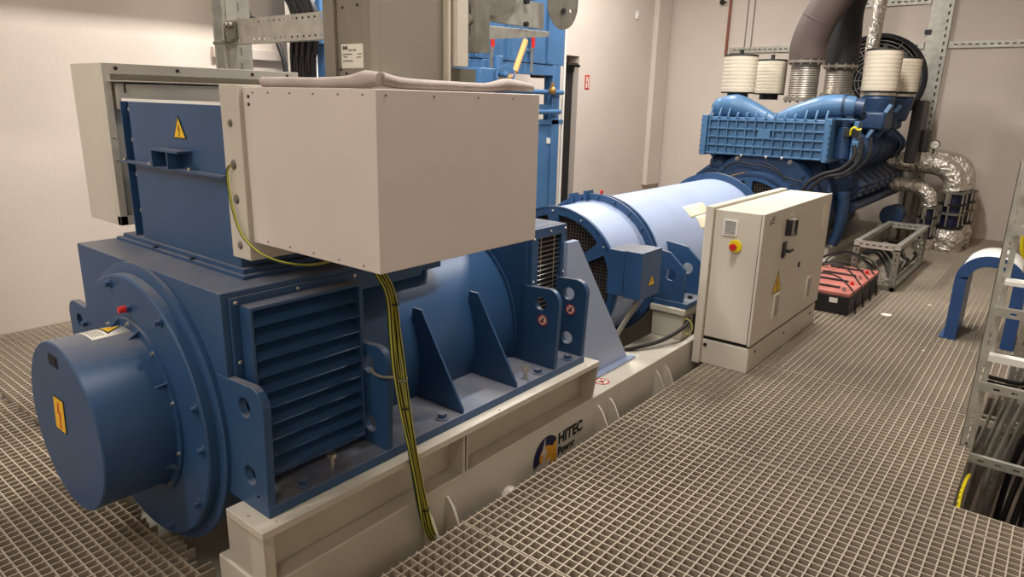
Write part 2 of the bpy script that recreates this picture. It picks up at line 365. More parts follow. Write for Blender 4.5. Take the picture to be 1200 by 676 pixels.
# near end disc
B().lathe([(0.30, 1.108), (0.575, 1.108), (0.575, 1.092), (0.548, 1.086), (0.535, 1.086), (0.535, 1.052), (0.528, 1.046), (0.30, 1.046)], (AX, 0, AZ), (0, 1, 0), n=96).obj('end_disc', 'blue', al)
for a in (16, 56, 104, 150, 196, 238, 290, 328, -2):
    x, z = AX+0.50*math.cos(R(a)), AZ+0.50*math.sin(R(a))
    hexhead(B(), (x, 1.046, z), 0.013, 0.018, (0, -1, 0), a % 3 != 0).obj('disc_bolt', 'blue', al)
B().cyl((-2.695, 1.046, 1.0), (-2.695, 1.03, 1.0), 0.016, n=6).obj('hex_nut', 'blue', al)
B().cyl((-2.695, 1.03, 1.0), (-2.695, 1.005, 1.0), 0.015, 0.012, n=14).obj('red_plug', 'red', al)
# exciter cover
EC = (AX, 0, 0.592)
ex = B().lathe([(0.0, 0.783), (0.322, 0.783), (0.327, 0.788), (0.327, 1.035), (0.36, 1.035), (0.36, 1.046)], EC, (0, 1, 0), n=96).obj('round_cover', 'blue', al)
for a in (72, 100, 31, -28, -50, 140, 185, 235):
    ca, sa = math.cos(R(a)), math.sin(R(a)); t = Vector((-sa, 0, ca)); rd = Vector((ca, 0, sa)); o = Vector(EC)+Vector((0, 1.036, 0))
    B().plate([(0.325, 0), (0.357, 0), (0.325, 0.04)], [], o, rd, (0, -1, 0), -0.003, 0.003).obj('cover_tab', 'blue', ex)
for a in (86, 52, 18, -16, -48, 118, 156, 190, 228, 262):
    hexhead(B(), (AX+0.345*math.cos(R(a)), 1.036, 0.592+0.345*math.sin(R(a))), 0.007, 0.008, (0, -1, 0)).obj('cover_screw', 'steel', ex)
def patch(y0, y1, a0, a1, r, c, name, m, parent, cutoff=None, off=0.001):
    t = bmesh.new(); n = max(2, int(abs(a1-a0)/2)); g = []
    for i in range(n+1):
        a = R(a0+(a1-a0)*i/n)
        g.append([t.verts.new((c[0]+(r+off)*math.cos(a), y, c[2]+(r+off)*math.sin(a))) for y in (y0, y1)])
    for i in range(n): t.faces.new((g[i][0], g[i][1], g[i+1][1], g[i+1][0]))
    b = B(); b._add(t); o = b.obj(name, m, parent)
    sm = o.modifiers.new('s', 'SOLIDIFY'); sm.thickness = 0.0006; return o
lb = patch(0.895, 1.03, 80.5, 112, 0.327, EC, 'warning_label', 'white', ex); lb['label'] = 'white label with yellow warning triangle'
for k in range(5): patch(0.905+k*0.009, 0.908+k*0.009, 84, 106-k*2, 0.327, EC, 'label_print', 'dim', lb, off=0.002)
def curved_tri(y0, y1, am, half, name, m, off):
    t = bmesh.new(); n = 8; g = []
    for i in range(n+1):
        y = y0+(y1-y0)*i/n; hw = half*(1-i/n)
        g.append([t.verts.new((EC[0]+(0.327+off)*math.cos(R(a)), y, EC[2]+(0.327+off)*math.sin(R(a)))) for a in (am-hw, am-hw/2, am, am+hw/2, am+hw)])
    for i in range(n):
        for k in range(4): t.faces.new((g[i][k], g[i+1][k], g[i+1][k+1], g[i][k+1]))
    bmesh.ops.remove_doubles(t, verts=t.verts, dist=1e-6); b = B(); b._add(t); o = b.obj(name, m, lb)
curved_tri(0.958, 1.03, 94, 9.5, 'label_triangle_rim', 'ink', 0.002); curved_tri(0.964, 1.018, 94, 7, 'label_triangle', 'yellow', 0.003)
wp = B().plate([(-2.801, 0.70), (-2.701, 0.70), (-2.719, 0.56), (-2.819, 0.56)][::-1], [], (0, 0.783, 0), *YM, 0, 0.002).obj('warning_plate', 'ink', ex)
B().plate([(-2.797, 0.696), (-2.706, 0.696), (-2.722, 0.564), (-2.814, 0.564)][::-1], [], (0, 0.781, 0), *YM, 0.0002, 0.001).obj('plate_face', 'yellow', wp)
B().plate([(-2.76+x*0.13, 0.63+y*0.11) for x, y in BOLT], [], (0, 0.780, 0), *YM, 0.0002, 0.0008).obj('plate_bolt', 'red', wp)
B().box(-2.785, -2.70, 0.7815, 0.783, 0.826, 0.871).box(-2.776, -2.716, 0.780, 0.783, 0.836, 0.861).obj('rating_plate', 'void', ex)
# louvre 1
lf = B().plate(rect(1.135, 1.70, 0.45, 1.132), [rect(1.18, 1.635, 0.47, 1.09)], (-2.128, 0, 0), *XP, 0, 0.012)
lf.plate(rect(1.168, 1.64, 0.455, 1.105), [rect(1.18, 1.628, 0.467, 1.093)], (-2.128, 0, 0), *XP, 0.012, 0.078)
lv = lf.obj('louvre_frame', 'blue', al, bevel=0.002)
b = B(); n = 10; zb, zt = 0.468, 1.093; st = (zt-zb)/n
for i in range(n):
    z = zb + st*i
    b.plate([(-2.053, z+0.002), (-2.049, z+0.004), (-2.118, z+st*0.97), (-2.122, z+st*0.95)], [], (0, 0, 0), *YM, -1.628, -1.18)
b.obj('louvre_slats', 'blue', lv)
B().box(-2.127, -2.123, 1.18, 1.63, 0.468, 1.093).obj('louvre_shade_sheet', 'void', lv)  # dark sheet that paints the shade between the slats
for y, z in ((1.155, 1.115), (1.40, 1.118), (1.66, 1.118), (1.155, 0.90), (1.155, 0.70)):
    B().lathe([(0, -0.004), (0.006, -0.003), (0.008, 0.0)], (-2.113, y, z), (-1, 0, 0), n=12).obj('frame_screw', 'steel', lv)
# louvre 2: wire grille
lf = B().plate(rect(2.80, 3.11, 0.44, 1.15), [rect(2.855, 3.065, 0.5, 1.10)], (-2.128, 0, 0), *XP, 0, 0.03).obj('grille_frame', 'blue', al, bevel=0.002)
b = B()
for i in range(24): b.cyl((-2.112, 2.85, 0.51+0.0255*i), (-2.112, 3.07, 0.51+0.0255*i), 0.0022, n=6)
for y in (2.90, 3.02): b.cyl((-2.116, y, 0.5), (-2.116, y, 1.1), 0.0022, n=6)
b.obj('grille_wires', 'steel', lf)
B().box(-2.127, -2.123, 2.86, 3.06, 0.51, 1.10).obj('grille_shade_sheet', 'void', lf)  # dark sheet that paints the shade behind the wires
for y, z in ((2.815, 1.10), (2.96, 1.125), (3.095, 1.125), (2.815, 0.87), (3.09, 0.88), (3.09, 0.66)):
    B().sphere((-2.097, y, z), 0.008, 10).obj('frame_screw', 'steel', lf)
# coupling side plate
gp = B().plate([(3.09, 1.048), (3.19, 1.048), (3.865, 0.15), (3.09, 0.15)], [], (-2.07, 0, 0), *XP, -0.035, 0)
gp.box(-2.075, -2.03, 3.12, 3.90, 0.151, 0.166)
tag(gp.obj('coupling_guard_plate', 'lblue', None, bevel=0.002), 'light blue trapezoid steel plate standing on the base frame behind the alternator', 'guard plate')

# ---------------------------------------------------------------- terminal box on the alternator
tb = thing('terminal_box', 'tall terminal box with blue neck and big off-white cover on the alternator', 'terminal box', (AX, 1.7, 1.152))
B().box(-3.29, -2.235, 1.262, 2.36, 1.152, 1.166).box(-3.255, -2.262, 1.278, 2.34, 1.166, 1.184).obj('neck_flange', 'blue', tb, bevel=0.0015)
B().box(-3.08, -2.295, 1.293, 2.3, 1.184, 1.757).box(-3.161, -3.155, 1.293, 2.3, 1.184, 1.757).box(-3.15, -3.08, 1.32, 2.3, 1.184, 1.757).obj('neck', 'blue', tb, bevel=0.0015)
B().box(-3.158, -2.325, 1.262, 1.293, 1.507, 1.515).obj('neck_rib', 'blue', tb)
B().box(-2.798, -2.585, 1.235, 1.293, 1.578, 1.586).box(-2.798, -2.790, 1.235, 1.293, 1.515, 1.58).box(-2.672, -2.664, 1.235, 1.293, 1.515, 1.58).obj('neck_bracket', 'blue', tb)
for x, y in ((-2.93, 1.27), (-2.62, 1.27)): hexhead(B(), (x, y, 1.166), 0.008, 0.006).obj('flange_bolt', 'black', tb)
for x in (-3.13, -2.90, -2.58): hexhead(B(), (x, 1.275, 1.515), 0.008, 0.008).obj('rib_bolt', 'steel', tb)
for z in (1.725, 1.60, 1.455, 1.30): hexhead(B(), (-3.118, 1.32, z), 0.009, 0.01, (0, -1, 0)).obj('neck_bolt', 'steel', tb)
warn((-2.662, 1.292, 1.628), YM, 0.098, tb)
B().box(-3.155, -2.325, 1.30, 1.306, 1.757, 1.768).obj('neck_lip_highlight', 'whitepl', tb)  # white strip paints the highlight along the neck's top edge
# frame beside the cover and the cover itself
B().box(-2.318, -2.20, 1.275, 2.30, 1.226, 1.828).box(-2.45, -2.20, 1.75, 2.34, 1.757, 1.80).obj('cover_frame', 'greysh', tb, bevel=0.003)
for z, r in ((1.70, 0.011), (1.56, 0.014), (1.44, 0.014), (1.275, 0.012)):
    B().lathe([(0, -0.008), (r*0.8, -0.006), (r, 0.0), (r*1.3, 0.0), (r*1.3, 0.002)], (-2.262, 1.275, z), (0, 1, 0), n=14).obj('frame_bolt', 'galvdk', tb)
cv = B().box(-2.20, -1.526, 1.293, 2.052, 1.292, 1.82).obj('cover', 'cover', tb, bevel=0.0025)
for x in (-2.14, -2.05, -1.93, -1.81, -1.69, -1.58): B().cyl((x, 1.2935, 1.803), (x, 1.291, 1.803), 0.0032, n=10).obj('cover_rivet', 'dim', cv)
for x in (-2.11, -1.98, -1.85, -1.72, -1.60): B().cyl((x, 1.2935, 1.307), (x, 1.291, 1.307), 0.0032, n=10).obj('cover_rivet', 'dim', cv)
for y in (1.33, 1.52, 1.72, 1.90): B().cyl((-1.527, y, 1.803), (-1.524, y, 1.803), 0.0032, n=10).obj('cover_rivet', 'dim', cv)
for z in (1.79, 1.765): B().cyl((-2.165, 1.2935, z), (-2.165, 1.29, z), 0.0055, n=10).obj('cover_hole', 'black', cv)
# left side box
sb = B().box(-3.635, -3.33, 1.293, 2.27, 1.208, 1.913).obj('side_box', 'greysh', tb, bevel=0.003)
B().box(-3.33, -3.30, 1.293, 2.27, 1.868, 1.913).box(-3.33, -3.30, 1.293, 1.325, 1.208, 1.87).box(-3.33, -3.30, 1.293, 2.27, 1.208, 1.25).box(-3.33, -3.275, 1.31, 2.25, 1.836, 1.842).obj('box_rim', 'greysh', sb, bevel=0.0015)
for y in (1.35, 1.62, 2.0, 2.2): B().cyl((-3.299, y, 1.892), (-3.296, y, 1.892), 0.008, n=12).obj('rim_hole', 'black', sb)
b = B()
for y0, y1 in ((1.39, 1.53), (1.60, 1.75), (1.82, 1.95)): b.box(-3.30, -3.285, y0, y1, 1.829, 1.8345)
b.box(-3.29, -3.284, 1.372, 1.377, 1.79, 1.83).obj('louvre_slits', 'void', sb)
B().box(-3.33, -3.29, 1.34, 2.22, 1.72, 1.829).obj('inner_panel', 'greysh', sb)
for z in (1.60, 1.5): B().sphere((-3.30, 1.31, z), 0.007, 8).obj('rim_screw', 'steel', sb)
# grey foam roll on top of the cover
pts = [(-2.10, 1.312, 1.837), (-1.98, 1.305, 1.837), (-1.82, 1.308, 1.836), (-1.66, 1.305, 1.838), (-1.58, 1.308, 1.846), (-1.535, 1.318, 1.846)]
fo = thing('foam_roll', 'dusty grey foam hose lying along the top edge of the white cover', 'foam hose', (-1.6, 1.31, 1.82))
B().tube(pts, [0.016, 0.016, 0.015, 0.017, 0.024, 0.019], n=14).obj('front_length', 'foam', fo)
B().tube([(-1.545, 1.33, 1.848), (-1.55, 1.42, 1.838), (-1.55, 1.6, 1.836), (-1.55, 1.78, 1.836), (-1.55, 1.88, 1.847), (-1.553, 1.95, 1.846), (-1.555, 2.04, 1.842)], [0.019, 0.016, 0.015, 0.015, 0.022, 0.019, 0.013], n=14).obj('side_length', 'foam', fo)
# ground cables
yc = thing('earth_cable', 'thin yellow-green earth wire looping below the white cover', 'cable', (-2.26, 1.27, 1.56))
B().tube([(-2.262, 1.262, 1.56), (-2.285, 1.262, 1.53), (-2.28, 1.262, 1.45), (-2.255, 1.262, 1.37), (-2.21, 1.262, 1.31), (-2.14, 1.28, 1.262), (-2.08, 1.33, 1.232), (-2.02, 1.40, 1.222), (-1.97, 1.48, 1.24), (-1.95, 1.54, 1.27)], 0.0042, n=8).obj('wire', 'yg', yc)
B().tube([(-2.262, 1.2575, 1.56), (-2.285, 1.2575, 1.53), (-2.28, 1.2575, 1.45), (-2.255, 1.2575, 1.37), (-2.21, 1.2575, 1.31), (-2.14, 1.2755, 1.262), (-2.08, 1.325, 1.232), (-2.02, 1.395, 1.222), (-1.97, 1.475, 1.24), (-1.95, 1.535, 1.27)], 0.0018, n=6).obj('green_stripe', 'green', yc)
eb = thing('cable_bundle', 'bundle of yellow-green striped earth cables hanging in front of the alternator', 'cable', (-1.87, 1.8, 0))
base = [(-1.93, 1.56, 1.25), (-1.885, 1.60, 1.17), (-1.865, 1.625, 1.09), (-1.862, 1.632, 0.95), (-1.86, 1.645, 0.80), (-1.855, 1.67, 0.62), (-1.85, 1.70, 0.44), (-1.845, 1.735, 0.24), (-1.845, 1.765, 0.10), (-1.85, 1.80, 0.0), (-1.86, 1.88, -0.12), (-1.87, 1.98, -0.3)]
for k, (dx, dy) in enumerate(((0, 0), (0.012, 0.014), (-0.010, 0.018), (0.006, -0.014), (-0.012, -0.006))):
    q = [(x+dx*(1.2 if 2 < i < 5 else 0.9)+0.003*math.sin(i*1.7+k), y+dy+0.004*math.cos(i+k*2), z) for i, (x, y, z) in enumerate(base)]
    c = B().tube(q, 0.0075, n=8).obj('cable', 'yg' if k != 4 else 'green', eb)
    B().tube([(x+0.0058, y-0.003, z) for x, y, z in q], 0.0032, n=6).obj('green_stripe', 'ink', c)
for z, x, y in ((1.06, -1.864, 1.633), (0.63, -1.855, 1.672), (0.14, -1.845, 1.76)):
    B().lathe([(0.019, -0.003), (0.024, -0.003), (0.024, 0.003), (0.019, 0.003), (0.019, -0.003)], (x, y, z), (0, 0.1, 1), n=16).obj('cable_tie', 'black', eb)
B().lathe([(0.022, -0.004), (0.028, -0.004), (0.028, 0.004), (0.022, 0.004), (0.022, -0.004)], (-1.86, 1.66, 0.755), (0.2, 0.1, 1), n=20).tube([(-1.885, 1.65, 0.755), (-1.93, 1.63, 0.75), (-1.97, 1.625, 0.755), (-2.0, 1.635, 0.765)], 0.006, n=8).obj('strap', 'cable', eb)

# ---------------------------------------------------------------- second machine, light blue barrel
fw = thing('induction_coupling', 'long light blue drum shaped machine behind the grey control cabinet', 'generator', (AX, 3.9, 0.385))
C2 = (AX, 0, AZ)
B().lathe([(0.0, 4.40), (0.498, 4.40), (0.498, 6.62), (0.0, 6.62)], C2, (0, 1, 0), n=96).obj('drum', 'lblue', fw)
B().lathe([(0.47, 3.93), (0.488, 3.94), (0.488, 4.42), (0.3, 4.42)], C2, (0, 1, 0), n=96).obj('coupling_cover', 'lblue', fw)
def ringhole(r0, r1, a0, a1, n=14):
    return [(AX+r1*math.cos(R(a0+(a1-a0)*i/n)), AZ+r1*math.sin(R(a0+(a1-a0)*i/n))) for i in range(n+1)] + [(AX+r0*math.cos(R(a1-(a1-a0)*i/n)), AZ+r0*math.sin(R(a1-(a1-a0)*i/n))) for i in range(n+1)]
hs = [ringhole(0.20, 0.445, a+6, a+54) for a in range(-25, 335, 60)]
rg = B().plate(circ(AX, AZ, 0.50, 96), hs, (0, 3.93, 0), *YM, -0.01, 0.012)
rg.lathe([(0.485, 3.918), (0.505, 3.918), (0.505, 3.945), (0.485, 3.945)], C2, (0, 1, 0), n=96)
rg = rg.obj('end_guard', 'blue', fw)
b = B()
for i in range(-19, 20):
    h = math.sqrt(0.46**2-(i*0.0235)**2) if abs(i*0.0235) < 0.46 else 0
    if h: b.box(AX+i*0.0235-0.002, AX+i*0.0235+0.002, 3.945, 3.949, AZ-h, AZ+h); b.box(AX-h, AX+h, 3.945, 3.949, AZ+i*0.0235-0.002, AZ+i*0.0235+0.002)
b.obj('guard_mesh', 'mesh', rg)
B().lathe([(0, 3.99), (0.455, 3.99)], C2, (0, 1, 0), n=48).obj('guard_shade_sheet', 'void', rg)  # dark disc that paints the shade behind the mesh
for a in range(5, 360, 30): B().sphere((AX+0.472*math.cos(R(a)), 3.917, AZ+0.472*math.sin(R(a))), 0.008, 8).obj('guard_screw', 'steel', rg)
for y, nm in ((4.405, 'flange_ring'), (4.455, 'flange_ring')):
    B().lathe([(0.47, y), (0.548, y), (0.548, y+0.022), (0.47, y+0.022)], C2, (0, 1, 0), n=96).obj(nm, 'blue', fw)
for a in range(8, 360, 16): hexhead(B(), (AX+0.523*math.cos(R(a)), 4.405, AZ+0.523*math.sin(R(a))), 0.011, 0.012, (0, -1, 0)).obj('flange_bolt', 'blue', fw)
for a in (98, 112): B().box(-0.010, 0.010, 4.37, 4.48, 0.50, 0.572, Matrix.Translation((AX, 0, AZ)) @ Matrix.Rotation(R(90-a), 4, 'Y')).obj('lifting_tab', 'blue', fw)
B().cyl((AX+0.03, 4.44, AZ+0.55), (AX+0.03, 4.44, AZ+0.575), 0.012, n=10).obj('red_cap', 'red', fw)
B().lathe([(0.47, 6.60), (0.56, 6.60), (0.56, 6.64), (0.47, 6.64)], C2, (0, 1, 0), n=96).obj('far_ring', 'blue', fw)
patch(5.27, 5.66, 39, 52.5, 0.498, C2, 'paper_sheet', 'tape', fw)
patch(5.36, 5.64, 25.5, 39, 0.498, C2, 'paper_sheet', 'tape', fw)
for sgn in (1, -1):
    f = fr(sgn)
    B().box(f(-2.30), f(-1.935), 4.43, 5.05, 0.385, 0.425).obj('foot_plate', 'blue', fw, bevel=0.002)
    for y in (4.44, 4.72):
        o = [(-2.35, 0.425), (-1.975, 0.425), (-1.975, 0.665), (-2.10, 0.775), (-2.24, 0.795), (-2.35, 0.795)]
        o = [(f(a), c) for a, c in o]
        B().plate(o if sgn > 0 else o[::-1], [circ(f(-2.085), 0.615, 0.042, 24)], (0, y, 0), *YM, -0.022, 0).obj('foot_lug', 'blue', fw, bevel=0.0015)
    hexhead(B(), (f(-1.99), 4.60, 0.425), 0.014, 0.016).obj('foot_bolt', 'black', fw)
    B().box(f(-2.30), f(-1.935), 5.9, 6.5, 0.385, 0.425).plate(([(f(a), c) for a, c in [(-2.35, 0.425), (-1.975, 0.425), (-1.975, 0.665), (-2.10, 0.775), (-2.35, 0.795)]])[::sgn], [], (0, 6.1, 0), *YM, -0.022, 0).obj('foot_plate', 'blue', fw, bevel=0.002)
jb = B().box(-2.125, -2.0, 3.833, 4.105, 0.567, 0.878).box(-2.25, -2.13, 3.836, 4.102, 0.572, 0.873).obj('junction_box', 'blue', fw, bevel=0.003)
warn((-2.0, 3.98, 0.645), XP, 0.085, jb)
jb['label'] = 'blue junction box with warning triangle'
B().tube([(-2.06, 3.93, 0.57), (-2.07, 3.90, 0.50), (-2.14, 3.84, 0.32), (-2.19, 3.80, 0.16), (-2.20, 3.78, 0.0)], [0.019, 0.017, 0.017, 0.017, 0.017], n=12).obj('conduit', 'cable', fw)
B().cyl((-2.06, 3.93, 0.575), (-2.062, 3.925, 0.545), 0.026, n=16).obj('cable_gland', 'steel', jb)
tag(B().tube([(-1.99, 4.60, 0.30), (-1.93, 4.42, 0.27), (-2.0, 4.2, 0.20), (-2.12, 4.0, 0.165), (-2.24, 3.9, 0.12), (-2.32, 3.85, -0.1)], 0.014, n=10).obj('black_hose', 'rubber'), 'thick black cable sagging over the cream beam beside the pedestal', 'cable')
tag(B().tube([(-1.95, 4.42, 0.30), (-1.91, 4.40, 0.33), (-1.87, 4.40, 0.30), (-1.87, 4.40, 0.245), (-1.90, 4.41, 0.215), (-1.94, 4.42, 0.235)], 0.0035, n=6).obj('yellow_wire', 'yg'), 'small loop of yellow wire by the left foot of the grey cabinet', 'cable')

# ---------------------------------------------------------------- control cabinet
cb = thing('control_cabinet', 'light grey control cabinet with red emergency stop standing on the grating', 'control cabinet', (-1.66, 5.3, 0))
B().box(-1.82, -1.505, 4.50, 6.06, 0.205, 1.112).obj('body', 'cab', cb, bevel=0.004)
B().box(-1.88, -1.825, 4.47, 6.0, 0.0, 1.13).obj('back_frame', 'cab', cb, bevel=0.003)
B().box(-1.825, -1.50, 4.515, 6.045, 0.185, 0.205).obj('gap', 'void', cb)
pl = B().box(-1.822, -1.488, 4.50, 6.06, 0.0, 0.178).obj('plinth', 'cab', cb, bevel=0.003)
for p in ((-1.487, 4.63, 0.13), (-1.487, 5.25, 0.11), (-1.487, 5.92, 0.115)): B().cyl(p, (p[0]+0.003, p[1], p[2]), 0.011, n=12).obj('plinth_cap', 'black', pl)
B().cyl((-1.80, 4.499, 0.14), (-1.80, 4.495, 0.14), 0.013, n=12).obj('plinth_cap', 'black', pl)
dr = B().box(-1.499, -1.482, 4.485, 6.08, 0.20, 1.116).obj('door', 'cab', cb, bevel=0.003)
B().box(-1.504, -1.499, 4.492, 6.07, 0.205, 1.11).obj('door_gasket', 'black', cb)
dp = B().box(-1.482, -1.445, 4.945, 4.975, 0.915, 1.03).obj('display_body', 'black', dr, bevel=0.003)
B().box(-1.482, -1.43, 4.975, 5.055, 0.91, 1.03).obj('meter', 'dim', dp, bevel=0.004)
B().box(-1.431, -1.428, 4.985, 5.045, 0.945, 1.02).obj('meter_face', 'void', dp)
B().box(-1.431, -1.427, 5.02, 5.05, 0.915, 0.94).obj('meter_button', 'black', dp)
hd = B().box(-1.482, -1.465, 4.925, 4.955, 0.755, 0.87).obj('handle', 'black', dr, bevel=0.003)
B().box(-1.482, -1.47, 4.955, 5.0, 0.76, 0.87).obj('handle_plate', 'dim', hd, bevel=0.002)
B().cyl((-1.47, 4.99, 0.80), (-1.44, 4.99, 0.80), 0.013, n=12).box(-1.452, -1.440, 4.98, 5.07, 0.792, 0.808).obj('lever', 'black', hd)
B().cyl((-1.483, 5.385, 0.63), (-1.476, 5.385, 0.63), 0.022, n=16).obj('lock', 'black', dr)
B().box(-1.482, -1.48, 4.595, 4.69, 1.035, 1.045).plate([(4.60, 1.03), (4.615, 1.06), (4.66, 1.085), (4.70, 1.08), (4.64, 1.06), (4.625, 1.03)], [], (-1.482, 0, 0), *XP, 0, 0.001).box(-1.482, -1.48, 4.65, 4.70, 1.055, 1.062).obj('maker_mark', 'dim', dr)
warn((-1.482, 4.915, 0.505), XP, 0.19, dr)
for y, z in ((4.935, 0.40), (5.72, 0.385)):
    v = B().box(-1.482, -1.472, y-0.055, y+0.055, z-0.09, z+0.09).obj('vent_grille', 'cab', dr, bevel=0.002)
    b = B()
    for k in range(9): b.box(-1.473, -1.4705, y-0.038, y+0.038, z-0.07+k*0.0165, z-0.064+k*0.0165)
    b.obj('vent_slots', 'dim', v)
for (y0, y1, z0, z1) in ((5.86, 5.98, 0.92, 1.05), (5.88, 5.95, 0.83, 0.90), (5.02, 5.10, 1.045, 1.075)):
    B().box(-1.482, -1.4812, y0, y1, z0, z1).obj('paper_note', 'tape', dr)
v = B().box(-1.755, -1.655, 4.490, 4.50, 0.945, 1.055).obj('side_vent', 'whitepl', cb, bevel=0.002)
b = B()
for k in range(9): b.box(-1.742, -1.668, 4.4885, 4.491, 0.957+k*0.0102, 0.962+k*0.0102)
b.obj('vent_slots', 'dim', v)
es = B().cyl((-1.658, 4.50, 0.88), (-1.658, 4.485, 0.88), 0.043, n=32).obj('emergency_stop', 'estopy', cb, bevel=0.002)
B().cyl((-1.658, 4.486, 0.88), (-1.658, 4.462, 0.88), 0.013, n=16).cyl((-1.658, 4.462, 0.88), (-1.658, 4.44, 0.88), 0.024, n=24).obj('stop_button', 'red', es, bevel=0.004)

# ---------------------------------------------------------------- engine
en = thing('diesel_engine', 'large blue V diesel engine with ribbed intercooler at the far end', 'engine', (AX, 9.4, 0.24))
# flywheel guard in front
C3 = (AX, 0, 0.50)
hs = [[(x, z-AZ+0.50) for x, z in ringhole(0.20, 0.49, a+5, a+40)] for a in range(4, 364, 45)]
g = B().plate(circ(AX, 0.50, 0.55, 72), hs, (0, 7.66, 0), *YM, -0.03, 0).obj('flywheel_guard', 'blue', en)
b = B()
for i in range(-16, 17):
    h = math.sqrt(max(0, 0.5**2-(i*0.03)**2))
    if h > 0: b.box(AX+i*0.03-0.003, AX+i*0.03+0.003, 7.695, 7.70, 0.50-h, 0.50+h); b.box(AX-h, AX+h, 7.695, 7.70, 0.50+i*0.03-0.003, 0.50+i*0.03+0.003)
b.obj('guard_mesh', 'mesh', g)
B().lathe([(0, 7.78), (0.52, 7.78)], C3, (0, 1, 0), n=48).obj('guard_shade_sheet', 'void', g)  # dark disc painting shade behind the flywheel mesh
B().lathe([(0.53, 7.66), (0.575, 7.66), (0.575, 7.95), (0.5, 7.95)], C3, (0, 1, 0), n=72).obj('coupling_shroud', 'ebluedk', en)
B().lathe([(0.576, 7.665), (0.58, 7.665), (0.58, 7.76), (0.576, 7.76)], C3, (0, 1, 0), n=24, a0=30, a1=80).obj('amber_band', 'logoy', en)
B().lathe([(0.0, 7.95), (0.63, 7.95), (0.66, 8.0), (0.66, 8.12), (0.74, 8.18), (0.74, 8.34), (0, 8.34)], (AX, 0, 0.68), (0, 1, 0), n=64).obj('flywheel_housing', 'ebluedk', en)
for a in range(0, 360, 20): hexhead(B(), (AX+0.60*math.cos(R(a)), 7.95, 0.68+0.60*math.sin(R(a))), 0.018, 0.02, (0, -1, 0)).obj('housing_bolt', 'steel' if a % 60 == 0 else 'ebluedk', en)
B().box(AX-0.42, AX+0.42, 8.3, 10.9, 0.24, 1.0).box(AX-0.30, AX+0.30, 8.35, 10.8, 0.08, 0.26).obj('crankcase', 'ebluedk', en, bevel=0.04)
B().box(AX-0.30, AX+0.30, 8.3, 10.8, 1.0, 1.62).obj('valley_cover', 'ebluedk', en, bevel=0.03)
for sgn in (1, -1):
    f = fr(sgn)
    # bank: rounded heads in a row
    for i in range(8):
        y = 8.42+i*0.315
        m = Matrix.Translation((f(-2.03), y+0.14, 0.93)) @ Matrix.Rotation(R(38*sgn), 4, 'Y')
        hb = B().box(-0.26, 0.20, -0.14, 0.14, -0.24, 0.20, m).obj('cylinder_head', 'ebluedk', en, bevel=0.035, seg=3)
        b2 = B().box(0.16, 0.235, -0.115, 0.115, -0.19, 0.15, m).obj('head_cover', 'ebluedk', hb, bevel=0.025, seg=3)
        hexhead(B(), m @ Vector((0.235, -0.07, 0.09)), 0.014, 0.014, (m.to_3x3() @ Vector((1, 0, 0)))).obj('cover_bolt', 'steel', b2)
    # chevron intake pipes
    for i in range(7):
        y = 8.55+i*0.32
        B().tube([(f(-2.22), y, 1.60), (f(-2.0), y, 1.545), (f(-1.845), y, 1.42), (f(-1.80), y, 1.34), (f(-1.86), y, 1.24), (f(-1.95), y, 1.15)], [0.05, 0.055, 0.062, 0.062, 0.058, 0.05], n=12).obj('intake_pipe', 'ebluedk', en)
    B().tube([(f(-2.25), 8.3, 1.60), (f(-2.25), 10.9, 1.60)], 0.10, n=20, smooth=False).obj('intake_manifold', 'ebluedk', en)
    B().tube([(f(-1.83), 8.35, 0.72), (f(-1.83), 10.9, 0.72)], 0.055, n=14, smooth=False).obj('coolant_rail', 'ebluedk', en)
# intercooler with ribs
ic = B().box(-3.44, -2.04, 7.93, 8.35, 1.235, 1.665).obj('intercooler', 'eblue', en, bevel=0.012)
b = B()
for i in range(13):
    x = -3.38+i*0.107
    b.box(x-0.006, x+0.006, 7.895, 7.935, 1.245, 1.66)
    b.tube([(x, 7.90, 1.655), (x, 7.91, 1.70), (x, 7.95, 1.76 if i in (0, 1, 2, 10, 11, 12) else 1.715)], 0.012, n=8)
for z in (1.25, 1.345, 1.44, 1.535, 1.63): b.box(-3.40, -2.08, 7.895, 7.935, z-0.008, z+0.008)
b.obj('intercooler_ribs', 'eblue', ic, bevel=0.003)
B().box(-3.475, -3.41, 7.885, 8.38, 1.22, 1.68).obj('end_flange', 'eblue', ic, bevel=0.008)
B().box(-2.09, -2.03, 7.885, 8.38, 1.22, 1.68).obj('end_flange', 'eblue', ic, bevel=0.008)
B().box(-2.80, -2.665, 7.892, 7.905, 1.44, 1.535).obj('blank_panel', 'eblue', ic)
for z in [1.26+0.06*i for i in range(7)]:
    hexhead(B(), (-3.475, 7.95, z), 0.016, 0.02, (-1, 0, 0)).obj('flange_bolt', 'ebluedk', ic)
    hexhead(B(), (-2.04, 7.885, z), 0.010, 0.012, (0, -1, 0)).obj('flange_bolt', 'eblue', ic)
# V-shaped air manifold
B().tube([(-3.33, 8.09, 1.76), (-3.16, 8.08, 1.785), (-2.95, 8.08, 1.725), (-2.70, 8.08, 1.62)], [0.115, 0.135, 0.11, 0.08], n=24).sphere((-3.33, 8.09, 1.765), 0.118, 20).tube([(-2.70, 8.08, 1.62), (-2.45, 8.08, 1.72), (-2.20, 8.08, 1.80), (-2.02, 8.10, 1.815), (-1.88, 8.12, 1.81)], [0.075, 0.10, 0.115, 0.115, 0.095], n=24).obj('air_manifold', 'eblue', en)
B().cyl((-1.99, 8.105, 1.815), (-1.965, 8.105, 1.815), 0.125, n=28).cyl((-1.88, 8.12, 1.81), (-1.80, 8.13, 1.80), 0.085, n=24).obj('manifold_clamp', 'ebluedk', en)
B().cyl((-3.0, 8.3, 1.66), (-2.45, 8.3, 1.66), 0.06, n=16).obj('cross_pipe', 'ebluedk', en)
